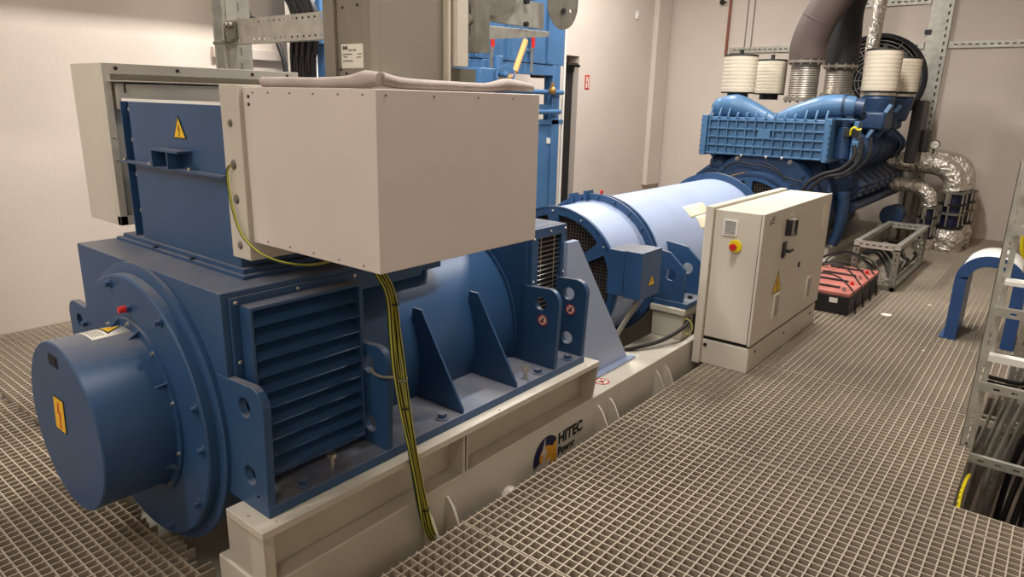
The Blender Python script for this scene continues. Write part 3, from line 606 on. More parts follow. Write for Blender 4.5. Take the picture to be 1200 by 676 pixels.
# dark cylinder and blue bracket right of the intercooler
B().cyl((-1.94, 8.12, 1.26), (-1.94, 8.12, 1.60), 0.085, n=28).cyl((-1.94, 8.12, 1.60), (-1.94, 8.12, 1.64), 0.075, n=28).obj('oil_filter', 'ebluedk', en, bevel=0.01)
B().box(-2.03, -1.84, 8.0, 8.22, 1.665, 1.685).box(-1.845, -1.80, 8.02, 8.2, 1.24, 1.66).box(-1.835, -1.77, 7.99, 8.1, 1.36, 1.46).obj('filter_bracket', 'eblue', en, bevel=0.008)
B().sphere((-1.85, 8.25, 1.72), 0.07, 14, (1, 1, 0.8)).obj('filter_head', 'ebluedk', en)
# turbo housings below the right filters
for yy in (8.85, 9.42):
    h = B().cyl((-1.83 if yy < 9 else -1.73, yy, 1.93), (-1.83 if yy < 9 else -1.75, yy, 1.66), 0.18, 0.14, n=28).box(-2.02, -1.68, yy-0.22, yy+0.22, 1.56, 1.76).box(-2.02, -1.70, yy+0.1, yy+0.3, 1.7, 1.92).obj('turbo_housing', 'ebluedk', en, bevel=0.03)
    B().lathe([(0.165, 0), (0.175, 0.0), (0.175, 0.03), (0.165, 0.03), (0.165, 0)], (-1.83 if yy < 9 else -1.73, yy, 1.935), n=32).obj('hose_clip', 'steel', h)
for y in (8.72, 9.25, 9.75):
    B().plate([(0, 0), (0.055, 0), (0.055, 0.42), (0, 0.42)], [], (-1.66, y, 1.84), (0, 1, 0), (-0.42, -0.25, -0.87), -0.02, 0.02).obj('diagonal_brace', 'eblue', en, bevel=0.004)
B().box(-1.62, -1.50, 9.75, 10.2, 1.15, 1.90).box(-1.56, -1.42, 10.0, 10.2, 1.28, 1.55).obj('electronics_box', 'black', en, bevel=0.01)
B().box(-1.93, -1.79, 8.0, 8.04, 1.50, 1.58).obj('plug_block', 'black', en, bevel=0.003)
B().tube([(-1.86, 7.99, 1.52), (-1.85, 7.97, 1.58), (-1.82, 7.97, 1.60), (-1.79, 7.98, 1.575), (-1.76, 7.99, 1.585)], 0.010, n=8).obj('yellow_lever', 'estopy', en)
B().sphere((-3.30, 8.18, 1.12), 0.14, 20, (1, 1, 0.9)).box(-3.44, -3.2, 8.05, 8.35, 1.02, 1.06).obj('outlet_elbow', 'ebluedk', en, bevel=0.006)
B().cyl((-1.66, 9.82, 0.48), (-1.66, 10.15, 0.48), 0.12, n=28).cyl((-1.66, 9.80, 0.48), (-1.66, 9.83, 0.48), 0.135, n=28).obj('coolant_pump', 'ebluedk', en, bevel=0.01)
B().tube([(-1.90, 8.25, 0.9), (-1.88, 8.25, 0.7), (-1.90, 8.28, 0.45), (-1.95, 8.3, 0.30)], 0.06, n=18).obj('oil_pipe', 'ebluedk', en)
def hose(name, pts, r, m='rubber', parent=None):
    return B().tube(pts, r, n=8).obj(name, m, parent)
for k, q in enumerate(([(-1.80, 7.95, 1.42), (-1.78, 7.93, 1.30), (-1.88, 7.90, 1.17), (-2.05, 7.88, 1.10), (-2.18, 7.86, 1.0), (-2.25, 7.84, 0.85)],
          [(-1.74, 7.98, 1.50), (-1.73, 7.95, 1.28), (-1.84, 7.90, 1.13), (-2.02, 7.88, 1.07), (-2.14, 7.86, 0.95), (-2.2, 7.84, 0.8)],
          [(-1.70, 8.2, 1.5), (-1.69, 8.15, 1.3), (-1.78, 8.1, 1.15), (-1.95, 8.02, 1.05)],
          [(-2.25, 7.88, 1.0), (-2.45, 7.87, 1.04), (-2.6, 7.87, 1.12), (-2.8, 7.87, 1.15), (-3.0, 7.88, 1.16), (-3.15, 7.9, 1.08)],
          [(-2.3, 7.87, 0.98), (-2.40, 7.86, 0.96), (-2.5, 7.86, 1.10), (-2.7, 7.87, 1.19)])):
    hose('wiring_loom', q, (0.022, 0.020, 0.016, 0.010, 0.008)[k], 'rubber', en)
for x in (-2.62, -2.45, -2.9): B().sphere((x, 7.72, 1.25), 0.018, 8).obj('sensor', 'steel', en)
# filters
def air_filter(x, y, z0, h, r, label):
    t = thing('air_filter', label, 'air filter', (x, y, z0), 'air filters on the engine')
    pr = [(0, 0.012), (r, 0.012)]
    n = 9
    for i in range(n): a = 0.03+(h-0.06)*i/n; s_ = (h-0.06)/n; pr += [(r*0.994, a), (r, a+s_*0.15), (r, a+s_*0.8), (r*0.994, a+s_*0.88)]
    pr += [(r, h-0.02), (0, h-0.02)]
    B().lathe(pr, (x, y, z0), n=40).obj('filter_body', 'filt', t)
    B().lathe([(0, 0), (r*1.0, 0), (r*1.01, 0.015), (r*0.9, 0.016)], (x, y, z0), n=40).obj('bottom_cap', 'black', t)
    B().lathe([(r*0.9, h-0.02), (r*1.01, h-0.019), (r*1.0, h), (0, h)], (x, y, z0), n=40).obj('top_cap', 'black', t)
    B().cyl((x, y, z0-0.06), (x, y, z0), r*0.62, n=28).obj('neck', 'black', t)
    B().box(x-0.018, x+0.018, y-0.018, y+0.018, z0+h, z0+h+0.06).obj('clip', 'black', t)
air_filter(-3.22, 8.25, 1.93, 0.43, 0.19, 'pleated cream air filter over the left end of the intercooler')
air_filter(-3.07, 8.88, 1.93, 0.41, 0.178, 'cream air filter between the leftmost filter and the steel bellows')
air_filter(-1.83, 8.85, 1.97, 0.46, 0.188, 'largest cream air filter above the right side of the engine')
air_filter(-1.73, 9.45, 1.975, 0.40, 0.188, 'cream air filter half hidden behind the largest one at the right')
# exhaust bellows and pipes
def bellows(x, y, z0, z1, r, label):
    t = thing('exhaust_bellows', label, 'exhaust bellows', (x, y, z0), 'exhaust bellows on the engine')
    pr = []; n = 16
    for i in range(n): a = z0+0.03+(z1-z0-0.06)*i/n; s_ = (z1-z0-0.06)/n; pr += [(r*0.94, a), (r*0.98, a+s_*0.5)]
    B().lathe([(r*0.94, z0)] + pr + [(r*0.94, z1)], (x, y, 0), n=40).obj('bellow_tube', 'bellow', t)
    for z in (z0, z1-0.03):
        fl = B().lathe([(r*0.9, z), (r*1.22, z), (r*1.22, z+0.03), (r*0.9, z+0.03)], (x, y, 0), n=40).obj('flange', 'bellow', t)
        b = B()
        for a in range(0, 360, 30): hexhead(b, (x+r*1.1*math.cos(R(a)), y+r*1.1*math.sin(R(a)), z+0.03), 0.013, 0.014); b.cyl((x+r*1.1*math.cos(R(a)), y+r*1.1*math.sin(R(a)), z), (x+r*1.1*math.cos(R(a)), y+r*1.1*math.sin(R(a)), z-0.02), 0.012, n=6)
        b.obj('flange_bolts', 'steel', fl)
bellows(-2.59, 8.62, 1.86, 2.31, 0.165, 'front steel bellows under the grey curved exhaust pipe')
bellows(-2.40, 9.35, 1.92, 2.29, 0.165, 'rear steel bellows half hidden under the black exhaust pipe')
e1 = B().tube([(-2.59, 8.62, 2.315), (-2.59, 8.62, 2.50), (-2.52, 8.62, 2.72), (-2.40, 8.62, 2.95), (-2.27, 8.62, 3.2), (-2.2, 8.65, 3.6), (-2.2, 8.7, 4.85)], 0.195, n=32).lathe([(0.196, -0.008), (0.2, 0), (0.196, 0.008)], (-2.515, 8.62, 2.74), (0.45, 0, 0.9), n=40).obj('exhaust_pipe', 'exh')
tag(e1, 'grey-brown lagged exhaust pipe curving up to the right from the front bellows', 'exhaust pipe')
e2 = B().tube([(-2.40, 9.35, 2.295), (-2.40, 9.35, 2.55), (-2.42, 9.36, 2.9), (-2.38, 9.38, 3.3), (-2.34, 9.4, 4.85)], 0.19, n=32).obj('exhaust_pipe', 'rubber')
tag(e2, 'black exhaust pipe rising behind the grey-brown one', 'exhaust pipe')
# radiator fan guard behind
fg = thing('fan_guard', 'round dark wire fan guard behind the exhaust pipes', 'fan guard', (-2.0, 10.6, 2.2))
b = B()
for r_ in [0.06+0.045*i for i in range(12)]: b.lathe([(r_-0.004, 0), (r_+0.004, 0), (r_+0.004, 0.008), (r_-0.004, 0.008), (r_-0.004, 0)], (-2.25, 10.5, 2.15), (0, 1, 0), n=40)
for a in range(0, 360, 30): b.cyl((-2.25, 10.5, 2.15), (-2.25+0.56*math.cos(R(a)), 10.5, 2.15+0.56*math.sin(R(a))), 0.006, n=6)
b.obj('guard_wires', 'galvdk', fg)
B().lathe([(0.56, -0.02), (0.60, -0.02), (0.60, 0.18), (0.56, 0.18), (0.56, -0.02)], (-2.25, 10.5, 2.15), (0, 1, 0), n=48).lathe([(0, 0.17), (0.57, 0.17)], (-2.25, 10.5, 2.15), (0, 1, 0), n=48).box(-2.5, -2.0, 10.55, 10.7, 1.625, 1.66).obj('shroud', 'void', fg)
tag(B().cyl((-2.235, 10.2, 1.6), (-2.27, 10.2, 2.5), 0.075, n=20).cyl((-2.27, 10.2, 2.5), (-2.20, 10.2, 4.88), 0.082, n=20).obj('insulated_pipe', 'foil'), 'slim foil wrapped pipe rising behind the right air filters', 'pipe')

# ---------------------------------------------------------------- foil pipes and valves
def elbow(pts, r, label):
    return tag(B().tube(pts, r, n=24).obj('insulated_pipe', 'foil'), label, 'pipe', 'foil wrapped cooling pipes')
elbow([(-1.95, 10.55, 1.12), (-1.70, 10.6, 1.12), (-1.45, 10.62, 1.11), (-1.27, 10.64, 1.07), (-1.15, 10.65, 0.95), (-1.11, 10.65, 0.78)], 0.135, 'largest foil wrapped pipe bending down beside the engine')
elbow([(-1.75, 11.15, 1.14), (-1.45, 11.2, 1.14), (-1.2, 11.22, 1.08), (-1.10, 11.22, 0.95), (-1.07, 11.22, 0.76)], 0.135, 'foil wrapped pipe bend just behind the largest one')
elbow([(-1.95, 10.35, 0.84), (-1.70, 10.4, 0.83), (-1.5, 10.42, 0.80), (-1.38, 10.43, 0.72), (-1.34, 10.43, 0.58)], 0.095, 'lower thinner foil wrapped pipe beneath the largest one')
def valve(x, y, r, z0, z1, label):
    t = thing('butterfly_valve', label, 'valve', (x, y, z0), 'valves below the foil wrapped pipes')
    h = z1-z0
    B().cyl((x, y, z0), (x, y, z1), r*0.72, n=24).obj('valve_body', 'dblue', t)
    for q in (0.0, 0.36, 0.62, 0.93): B().cyl((x, y, z0+h*q), (x, y, z0+h*q+0.028), r*1.15, n=28).obj('flange', 'galvdk' if q in (0.36, 0.93) else 'black', t)
    b = B()
    for a in range(20, 360, 60): b.cyl((x+r*math.cos(R(a)), y+r*math.sin(R(a)), z0), (x+r*math.cos(R(a)), y+r*math.sin(R(a)), z1), 0.012, n=8)
    b.obj('tie_bolts', 'steel', t)
    B().box(x-r*0.5, x-r*0.2, y-r*1.25, y-r*1.2, z0+h*0.6, z0+h*0.95).obj('handle', 'cable', t)
valve(-1.11, 10.65, 0.145, 0.30, 0.78, 'valve stack with pale lever under the largest foil pipe')
valve(-1.07, 11.22, 0.145, 0.30, 0.76, 'valve stack half hidden behind the one with pale lever')
valve(-1.34, 10.43, 0.10, 0.16, 0.58, 'smaller valve stack under the thinner foil pipe')
tag(B().lathe([(0.13, -0.2), (0.20, 0.0), (0.19, 0.08), (0.205, 0.16), (0.18, 0.25), (0.14, 0.29)], (-1.11, 10.65, 0), n=24).obj('pipe_wrap', 'foil'), 'crumpled foil wrapping at the foot of the nearer large valve', 'pipe wrap', 'foil wraps at the valve feet')
tag(B().lathe([(0.13, -0.2), (0.19, 0.0), (0.18, 0.12), (0.19, 0.2), (0.14, 0.29)], (-1.07, 11.22, 0), n=24).obj('pipe_wrap', 'foil'), 'foil wrapping at the foot of the rear valve by the wall', 'pipe wrap', 'foil wraps at the valve feet')
tag(B().lathe([(0.09, -0.3), (0.12, 0.0), (0.12, 0.14), (0.10, 0.16)], (-1.34, 10.43, 0), n=24).obj('pipe_wrap', 'foil'), 'foil wrapping at the foot of the smaller valve', 'pipe wrap', 'foil wraps at the valve feet')
for k, (x, y) in enumerate(((-1.72, 10.95), (-1.62, 11.05), (-1.52, 10.9))):
    tag(B().cyl((x, y, -0.4), (x, y, 0.85), 0.022, n=12).obj('standing_pipe', 'cable'), 'thin grey standing pipe under the lower foil pipe', 'pipe', 'thin pipes behind the coolant pump')
ga = thing('pressure_gauge', 'small round pressure gauge above the foil wrapped elbow', 'gauge', (-1.43, 10.62, 1.22))
B().cyl((-1.43, 10.62, 1.1), (-1.43, 10.62, 1.30), 0.012, n=8).cyl((-1.43, 10.64, 1.355), (-1.43, 10.60, 1.355), 0.06, n=28).obj('gauge_body', 'black', ga)
B().cyl((-1.43, 10.601, 1.355), (-1.43, 10.596, 1.355), 0.05, n=28).obj('gauge_face', 'white', ga)
B().box(-1.43, -1.40, 10.592, 10.596, 1.353, 1.358).obj('needle', 'ink', ga)

# ---------------------------------------------------------------- batteries
def battery(x0, x1, y0, y1, first):
    lab = 'red-topped black battery nearest the control cabinet, with a white label' if first == 0 else ['', 'second red-topped battery from the front of the row', 'third red-topped battery from the front of the row', 'rearmost red-topped battery, beside the galvanised frame'][first]
    t = thing('battery', lab, 'battery', ((x0+x1)/2, (y0+y1)/2, 0), 'row of batteries on the grating')
    B().box(x0, x1, y0, y1, 0.0, 0.165).obj('case', 'black', t, bevel=0.006)
    B().box(x0-0.004, x1+0.004, y0-0.004, y1+0.004, 0.165, 0.205).obj('lid', 'redb', t, bevel=0.01)
    B().box(x0+0.1, x1-0.12, (y0+y1)/2-0.012, (y0+y1)/2+0.012, 0.205, 0.222).obj('carry_handle', 'black', t, bevel=0.004)
    for k, x in enumerate((x0+0.07, x1-0.07)):
        B().cyl((x, y0+0.06, 0.205), (x, y0+0.06, 0.235), 0.016, n=12).obj('terminal', 'red' if k == (first % 2) else 'steel', t)
    if first == 0: B().box(x1-0.165, x1-0.095, y0-0.002, y0, 0.10, 0.145).obj('label_patch', 'white', t)
for k in range(4): battery(-1.84, -1.31, 6.47+k*0.292, 6.47+k*0.292+0.28, k)
k = 0
for y, zt in ((6.56, 0.30), (6.85, 0.33), (7.14, 0.31), (7.40, 0.34)):
    k += 1
    tag(hose('battery_cable', [(-1.80, y, 0.215), (-1.72, y+0.02, zt), (-1.5, y+0.05, zt+0.02), (-1.33, y+0.03, 0.22), (-1.28, y, 0.12), (-1.27, y+0.02, 0.005)], 0.008, 'rubber'), 'thin black cable looping over the red battery tops', 'cable', 'cables looping over the batteries')
tag(hose('battery_cable', [(-1.86, 6.5, 0.02), (-1.83, 6.6, 0.22), (-1.75, 7.1, 0.36), (-1.6, 7.6, 0.36), (-1.42, 7.85, 0.2)], 0.012, 'rubber'), 'thick black cable arching along the left side of the batteries', 'cable')
# ---------------------------------------------------------------- perforated channel helper
def channel(b, p0, p1, face, w, d, t=0.003, rows=(0.0,), sl=(0.03, 0.012), pitch=0.05, depth_dir=None, lips=True):
    """U profile from p0 to p1. `face` = outward normal of the perforated web, w web width, d leg depth"""
    p0, p1, face = Vector(p0), Vector(p1), Vector(face).normalized()
    u = (p1-p0); L = u.length; u.normalize(); v = face.cross(u).normalized()
    n = max(1, int((L-0.04)/pitch)); hs = []
    for r in rows:
        for i in range(n): hs.append(rect(-sl[0]/2, sl[0]/2, -sl[1]/2, sl[1]/2) if sl[0] < 0.02 else slot(0, 0, sl[0], sl[1]))
    HS = []
    k = 0
    for r in rows:
        for i in range(n):
            cx = L/2+(i-(n-1)/2)*pitch; HS.append([(a+cx, c+r) for a, c in hs[k]]); k += 1
    b.plate(rect(0, L, -w/2, w/2), HS, p0, u, v, -t, 0)
    for s_ in (-1, 1):
        q = p0 + v*(s_*w/2)
        pl = rect(0, L, 0, d)
        b.plate([(a, -c) for a, c in pl][::-1], [], q, u, face, -t if s_ > 0 else 0, 0 if s_ > 0 else t)
    return b
# galvanised table frame
tf = thing('support_frame', 'low galvanised slotted-channel frame standing on the grating behind the batteries', 'metal frame', (-1.5, 8.4, 0))
fx0, fx1, fy0, fy1, fz = -1.60, -1.165, 7.70, 9.30, 0.475
channel(B(), (fx0, fy0, fz-0.03), (fx1, fy0, fz-0.03), (0, -1, 0), 0.06, 0.04, rows=(0,), sl=(0.034, 0.014), pitch=0.06).obj('top_rail', 'galv', tf)
channel(B(), (fx0, fy1, fz-0.03), (fx1, fy1, fz-0.03), (0, -1, 0), 0.06, 0.04, sl=(0.034, 0.014), pitch=0.06).obj('top_rail', 'galv', tf)
for x in (fx0, fx1): B().box(x-0.05 if x == fx1 else x, x if x == fx1 else x+0.05, fy0+0.01, fy1, fz-0.045, fz).obj('top_rail', 'galv', tf)
for x, y in ((fx0, fy0), (fx1, fy0), (fx0, fy1), (fx1, fy1)):
    channel(B(), (x-0.03 if x == fx1 else x+0.03, y, 0), (x-0.03 if x == fx1 else x+0.03, y, fz-0.05), (0, -1, 0), 0.055, 0.045, sl=(0.03, 0.014), pitch=0.055).obj('leg', 'galvdk', tf)
B().box(fx0, fx1, fy0+0.01, fy0+0.05, 0.0, 0.045).box(fx1-0.045, fx1, fy0, fy1, 0.0, 0.045).box(fx0, fx0+0.045, fy0, fy1, 0.0, 0.045).obj('bottom_rail', 'galvdk', tf)
random.seed(9)
for k in range(9):
    y = 7.85+k*0.16; z = random.uniform(0.06, 0.2)
    tag(hose('coiled_cable', [(-1.56+random.uniform(0, .05), y, 0.30), (-1.45, y+0.08, z+0.12), (-1.36, y+0.15, z), (-1.27, y+0.05, 0.06), (-1.24, y+0.25, 0.07+z*0.6)], random.uniform(0.012, 0.02), 'rubber' if k % 3 else 'cable'), 'cable lying in a tangle inside the galvanised frame', 'cable', 'tangled cables inside the galvanised frame')
# ---------------------------------------------------------------- blue arch
def arch():
    x0, x1, y0, y1, zt, w, r = -0.555, -0.085, 6.39, 6.84, 0.71, 0.085, 0.22
    out = [(x0, 0)] + [(x0+r-r*math.cos(R(a)), zt-r+r*math.sin(R(a))) for a in range(0, 91, 6)] + [(x1-r+r*math.sin(R(a)), zt-r+r*math.cos(R(a))) for a in range(0, 91, 6)] + [(x1, 0)]
    ri = r-w
    inn = [(x1-w, 0)] + [(x1-w-ri+ri*math.cos(R(a)), zt-w-ri+ri*math.sin(R(a))) for a in range(0, 91, 6)] + [(x0+w+ri-ri*math.sin(R(a)), zt-w-ri+ri*math.cos(R(a))) for a in range(0, 91, 6)] + [(x0+w, 0)]
    t = thing('blue_arch', 'blue painted steel arch with white top standing on the grating', 'guard arch', (-0.32, 6.6, 0))
    B().plate(out+inn, [], (0, 0, 0), *YM, -y1, -y0).obj('arch_body', 'hoop', t, bevel=0.002)
    # pale sheet over the crown
    s = bmesh.new(); g = []
    prof = [(x0+r-r*math.cos(R(a)), zt-r+r*math.sin(R(a))) for a in range(36, 91, 6)] + [(x1-r+r*math.sin(R(a)), zt-r+r*math.cos(R(a))) for a in range(0, 55, 6)]
    for x, z in prof: g.append([s.verts.new((x, y, z+0.002)) for y in (y0+0.002, y1-0.002)])
    for i in range(len(g)-1): s.faces.new((g[i][0], g[i+1][0], g[i+1][1], g[i][1]))
    b = B(); b._add(s); o = b.obj('crown_sheet', 'whitepl', t); m = o.modifiers.new('s', 'SOLIDIFY'); m.thickness = 0.002
    for x in (x0+0.03, x1-0.03): B().box(x-0.06, x+0.055, y0-0.015, y1+0.015, 0, 0.006).obj('foot_plate', 'hoop', t)
arch()
# bits of paper on the grating
for x, y, r_ in ((-0.60, 8.6, 0.02), (-0.80, 7.4, 0.02), (-1.04, 6.75, 0.05), (-0.62, 5.9, 0.012)):
    tag(B().plate([(r_*math.cos(a)*random.uniform(.7, 1.2), r_*math.sin(a)) for a in [i*0.785 for i in range(8)]], [], (x, y, 0.001), *ZP, 0, 0.003).obj('paper_scrap', 'white'), {0.05: 'largest white paper scrap, on the grating by the batteries', 0.012: 'tiniest white scrap on the grating in front of the batteries'}.get(r_, 'small white scrap on the grating beyond the blue arch' if y > 8 else 'small white scrap between the galvanised frame and the blue arch'), 'paper scrap', 'paper scraps on the grating')

# ---------------------------------------------------------------- cable ladder rack at right
rk = thing('cable_rack', 'upright galvanised cable rack standing in the grating opening at right', 'cable rack', (0, 4.3, ZF))
def upright(x, y0, y1, zt, nm='upright'):
    b = B(); channel(b, (x+0.03, y0, ZF), (x+0.03, y0, zt), (0, -1, 0), 0.055, 0.04, sl=(0.032, 0.011), pitch=0.05)
    b.plate(rect(y0, y1, ZF, zt), [], (x+0.002, 0, 0), *XP, -0.002, 0.001)
    return b.obj(nm, 'galv', rk)
upright(-0.195, 4.30, 4.40, 1.56)
upright(0.55, 4.30, 4.40, 1.56)
upright(0.55, 5.05, 5.15, 1.56)
channel(B(), (-0.02, 4.62, ZF), (-0.02, 4.62, 1.2), (0, -1, 0), 0.06, 0.04, sl=(0.032, 0.011), pitch=0.05).obj('upright', 'galv', rk)
B().box(-0.15, 0.55, 4.22, 4.32, 0.945, 0.965).obj('shelf_plate', 'whitepl', rk)
B().box(-0.15, 0.55, 4.24, 4.30, 0.525, 0.56).obj('shelf_plate', 'whitepl', rk)
for z in (0.79, 0.37, -0.05, 1.22, 1.42):
    channel(B(), (-0.17, 4.26, z), (0.56, 4.26, z), (0, -1, 0), 0.042, 0.03, sl=(0.03, 0.012), pitch=0.08).obj('rung', 'galv', rk)
for z in (0.37, -0.05): channel(B(), (-0.17, 4.9, z), (0.56, 4.9, z), (0, -1, 0), 0.042, 0.03, sl=(0.03, 0.012), pitch=0.08).obj('rung', 'galvdk', rk)
random.seed(21)
for k in range(20):
    x = -0.10+0.033*k+random.uniform(-.008, .008); y = 4.35+random.uniform(-.02, .30)
    blk = k in (6, 7, 8, 9, 12, 15)
    tag(hose('rack_cable', [(x+random.uniform(.0, .12), y+0.25, 0.50), (x+0.05, y+0.1, 0.32), (x, y, 0.05), (x-0.04, y-0.03, -0.25), (x-0.06+random.uniform(-.03, .03), y, ZF)], random.uniform(0.008, 0.013) if not blk else 0.016, 'rubber' if blk else 'cable'), ('thick black cable' if blk else 'grey cable')+' dropping through the rack into the floor pit', 'cable', 'black cables dropping through the rack' if blk else 'grey cables dropping through the rack')
for k in range(3):
    tag(hose('rack_cable', [(-0.16, 4.5, 0.30+k*0.03), (0.0, 4.55, 0.28+k*0.03), (0.2, 4.6, 0.33+k*0.02), (0.5, 4.6, 0.36)], 0.012, 'rubber'), 'black cable lying across the rack rung', 'cable', 'black cables across the rack rung')
tag(B().tube([(-0.055, 4.5, 1.44), (-0.09, 4.5, 1.38), (-0.115, 4.5, 1.27), (-0.12, 4.5, 1.15), (-0.10, 4.5, 1.06), (-0.03, 4.5, 1.02), (0.04, 4.5, 1.08), (0.06, 4.5, 1.25), (0.01, 4.5, 1.42), (-0.05, 4.5, 1.445)], 0.014, n=10).obj('yellow_hose', 'estopy'), 'loop of bright yellow hose hanging inside the cable rack', 'hose')
tag(B().tube([(-0.118, 4.2, -0.12), (-0.122, 3.98, -0.06), (-0.125, 3.8, -0.07), (-0.115, 3.65, -0.11)], 0.009, n=8).obj('yellow_strap', 'estopy'), 'yellow strap end at the edge of the grating opening', 'strap')

# ---------------------------------------------------------------- wall fittings on the far wall
def rail(p0, p1, face, w, label, **k):
    return tag(channel(B(), p0, p1, face, w, 0.04, **k).obj('wall_rail', 'galv'), label, 'rail')
rail((-4.88, 11.93, 2.69), (-1.97, 11.93, 2.69), (0, -1, 0), 0.085, 'long slotted rail on the far wall behind the air filters', sl=(0.05, 0.02), pitch=0.085)
rail((-1.66, 11.93, 2.69), (2.6, 11.93, 2.69), (0, -1, 0), 0.085, 'long slotted rail on the far wall right of the tall post', sl=(0.05, 0.02), pitch=0.085)
rail((-3.3, 11.93, 3.30), (-1.97, 11.93, 3.30), (0, -1, 0), 0.085, 'upper slotted rail on the far wall above the insulated pipe', sl=(0.05, 0.02), pitch=0.085)
wp_ = B(); channel(wp_, (-1.72, 11.90, 0.02), (-1.72, 11.90, ZC), (0, -1, 0), 0.09, 0.07, rows=(0,), sl=(0.05, 0.022), pitch=0.1)
wp_.box(-1.95, -1.765, 11.92, 11.96, 0.02, ZC)
tag(wp_.obj('wall_post', 'galv', None), 'tall perforated galvanised post on the far wall behind the foil pipes', 'post')
tag(B().box(-1.98, -1.90, 11.88, 11.96, 2.84, 2.90).obj('rail_clamp', 'black'), 'small black clamp beside the tall wall post', 'clamp')
tag(B().cyl((-4.94, 11.93, 2.6), (-4.94, 11.93, ZC), 0.022, n=12).obj('wall_pipe', 'copper'), 'thin red-brown pipe running up the far wall', 'pipe')
for x, l in ((-4.64, 'left one of two thin grey conduits on the far wall'), (-4.53, 'right one of two thin grey conduits on the far wall')):
    tag(B().cyl((x, 11.955, 2.72), (x, 11.955, ZC), 0.008, n=8).obj('wall_conduit', 'cable'), l, 'conduit')
cm = thing('wall_camera', 'small black camera on the far wall near the ceiling', 'camera', (-5.08, 11.97, 3.47))
B().cyl((-5.08, 11.97, 3.47), (-5.08, 11.93, 3.47), 0.03, n=14).obj('mount', 'black', cm); B().sphere((-5.08, 11.90, 3.465), 0.042, 14).cyl((-5.08, 11.9, 3.465), (-4.98, 11.86, 3.45), 0.012, n=8).obj('camera_body', 'black', cm)
fs = thing('fire_sign', 'small red and white fire hose sign on the left wall', 'sign', (-6.068, 9.38, 2.09))
B().box(-6.07, -6.062, 9.315, 9.435, 1.98, 2.19).obj('sign_plate', 'red', fs)
B().plate([(9.335, 2.0), (9.375, 2.0), (9.375, 2.075), (9.335, 2.075)], [], (-6.062, 0, 0), *XP, 0, 0.001).plate([(9.335, 2.09), (9.375, 2.09), (9.375, 2.17), (9.345, 2.17)], [], (-6.062, 0, 0), *XP, 0, 0.001).plate([(9.395, 2.0), (9.418, 2.0), (9.418, 2.17), (9.395, 2.15)], [], (-6.062, 0, 0), *XP, 0, 0.001).obj('sign_symbol', 'white', fs)
tag(B().box(-6.07, -6.04, 10.76, 10.81, 3.14, 3.26).cyl((-6.04, 10.785, 3.2), (-6.02, 10.785, 3.2), 0.012, n=10).obj('wall_sensor', 'whitepl'), 'tiny white sensor box high on the left wall', 'sensor')
tag(B().box(-6.07, -6.02, 3.3, 4.7, 2.10, 2.19).obj('wall_light_strip', 'wall', bevel=0.004), 'raised strip in place of a light band on the left wall below the galvanised beam', 'light band')  # raised strip modelled for a band of light on the wall
# cables in the wall chase
for k in range(5):
    y = 8.86+k*0.05
    tag(B().tube([(-6.02+0.01*k, y-0.06, 2.30), (-6.06, y-0.03, 2.33), (-6.13, y, 2.25), (-6.15, y, 1.9), (-6.15, y, -0.3)], 0.022, n=8).obj('wall_cable', 'rubber'), 'black cable running down the recess in the left wall', 'cable', 'black cables in the wall recess')

# ---------------------------------------------------------------- blue cooling rack by the left wall
cr = thing('cooling_rack', 'tall bright blue steel pump rack against the left wall', 'equipment rack', (-5.5, 6, 0))
B().box(-5.60, -5.3, 3.9, 7.62, 2.23, 3.35).obj('tank', 'rackblue', cr, bevel=0.01)
for y in (5.20, 5.9, 6.45, 6.9, 7.24): B().box(-5.3, -5.275, y, y+0.03, 2.25, 3.3).obj('tank_rib', 'rackblue', cr)
for y in (3.95, 6.05, 7.40): B().box(-5.44, -5.3, y, y+0.16, 0.0, 2.23).obj('post', 'rackblue', cr, bevel=0.006)
for y in (3.95, 6.6): B().box(-5.60, -5.5, y, y+0.14, 0.0, 2.23).obj('post', 'rackblue', cr, bevel=0.006)
B().box(-5.42, -5.3, 4.1, 7.4, 2.10, 2.22).box(-5.60, -5.3, 3.95, 7.66, 1.50, 1.56).box(-5.40, -5.32, 6.1, 7.4, 1.69, 1.75).obj('cross_beam', 'rackblue', cr, bevel=0.004)
B().box(-5.58, -5.32, 4.0, 7.60, 0.05, 1.50).obj('lower_cabinet', 'rackblue', cr, bevel=0.006)
B().box(-5.32, -5.31, 7.33, 7.41, 1.26, 1.33).obj('label_patch', 'white', cr)
B().box(-5.32, -5.30, 7.635, 7.665, 0.0, 3.3).obj('edge_strip', 'whitepl', cr)
for y, z in ((7.25, 1.90), (7.2, 1.66)):
    B().cyl((-5.35, y-0.9, z), (-5.25, y+0.3, z), 0.03, n=12).obj('pipe', 'rackblue', cr)
B().sphere((-5.22, 7.28, 1.92), 0.05, 10).cyl((-5.22, 7.28, 1.92), (-5.22, 7.28, 2.02), 0.02, n=8).obj('ball_valve', 'brass', cr)
B().box(-5.38, -5.30, 6.9, 6.96, 1.56, 1.9).obj('bracket', 'black', cr)
B().box(-5.72, -5.55, 7.45, 7.70, 2.08, 2.24).obj('motor', 'black', cr, bevel=0.02)
for (y, z) in ((5.72, 2.44), (6.12, 2.38), (6.86, 2.42)):
    v = B().cyl((-5.24, y, z-0.30), (-5.24, y, z-0.02), 0.018, n=10).cyl((-5.30, y, z-0.05), (-5.22, y, z-0.05), 0.02, n=10).obj('drain_valve', 'steel', cr)
    B().box(-5.235, -5.22, y-0.02, y+0.03, z-0.02, z+0.16).obj('valve_lever', 'red', v)
wv = thing('handwheel_valve', 'blue valve with small handwheel in front of the pump rack', 'valve', (-5.1, 6.0, 2.05))
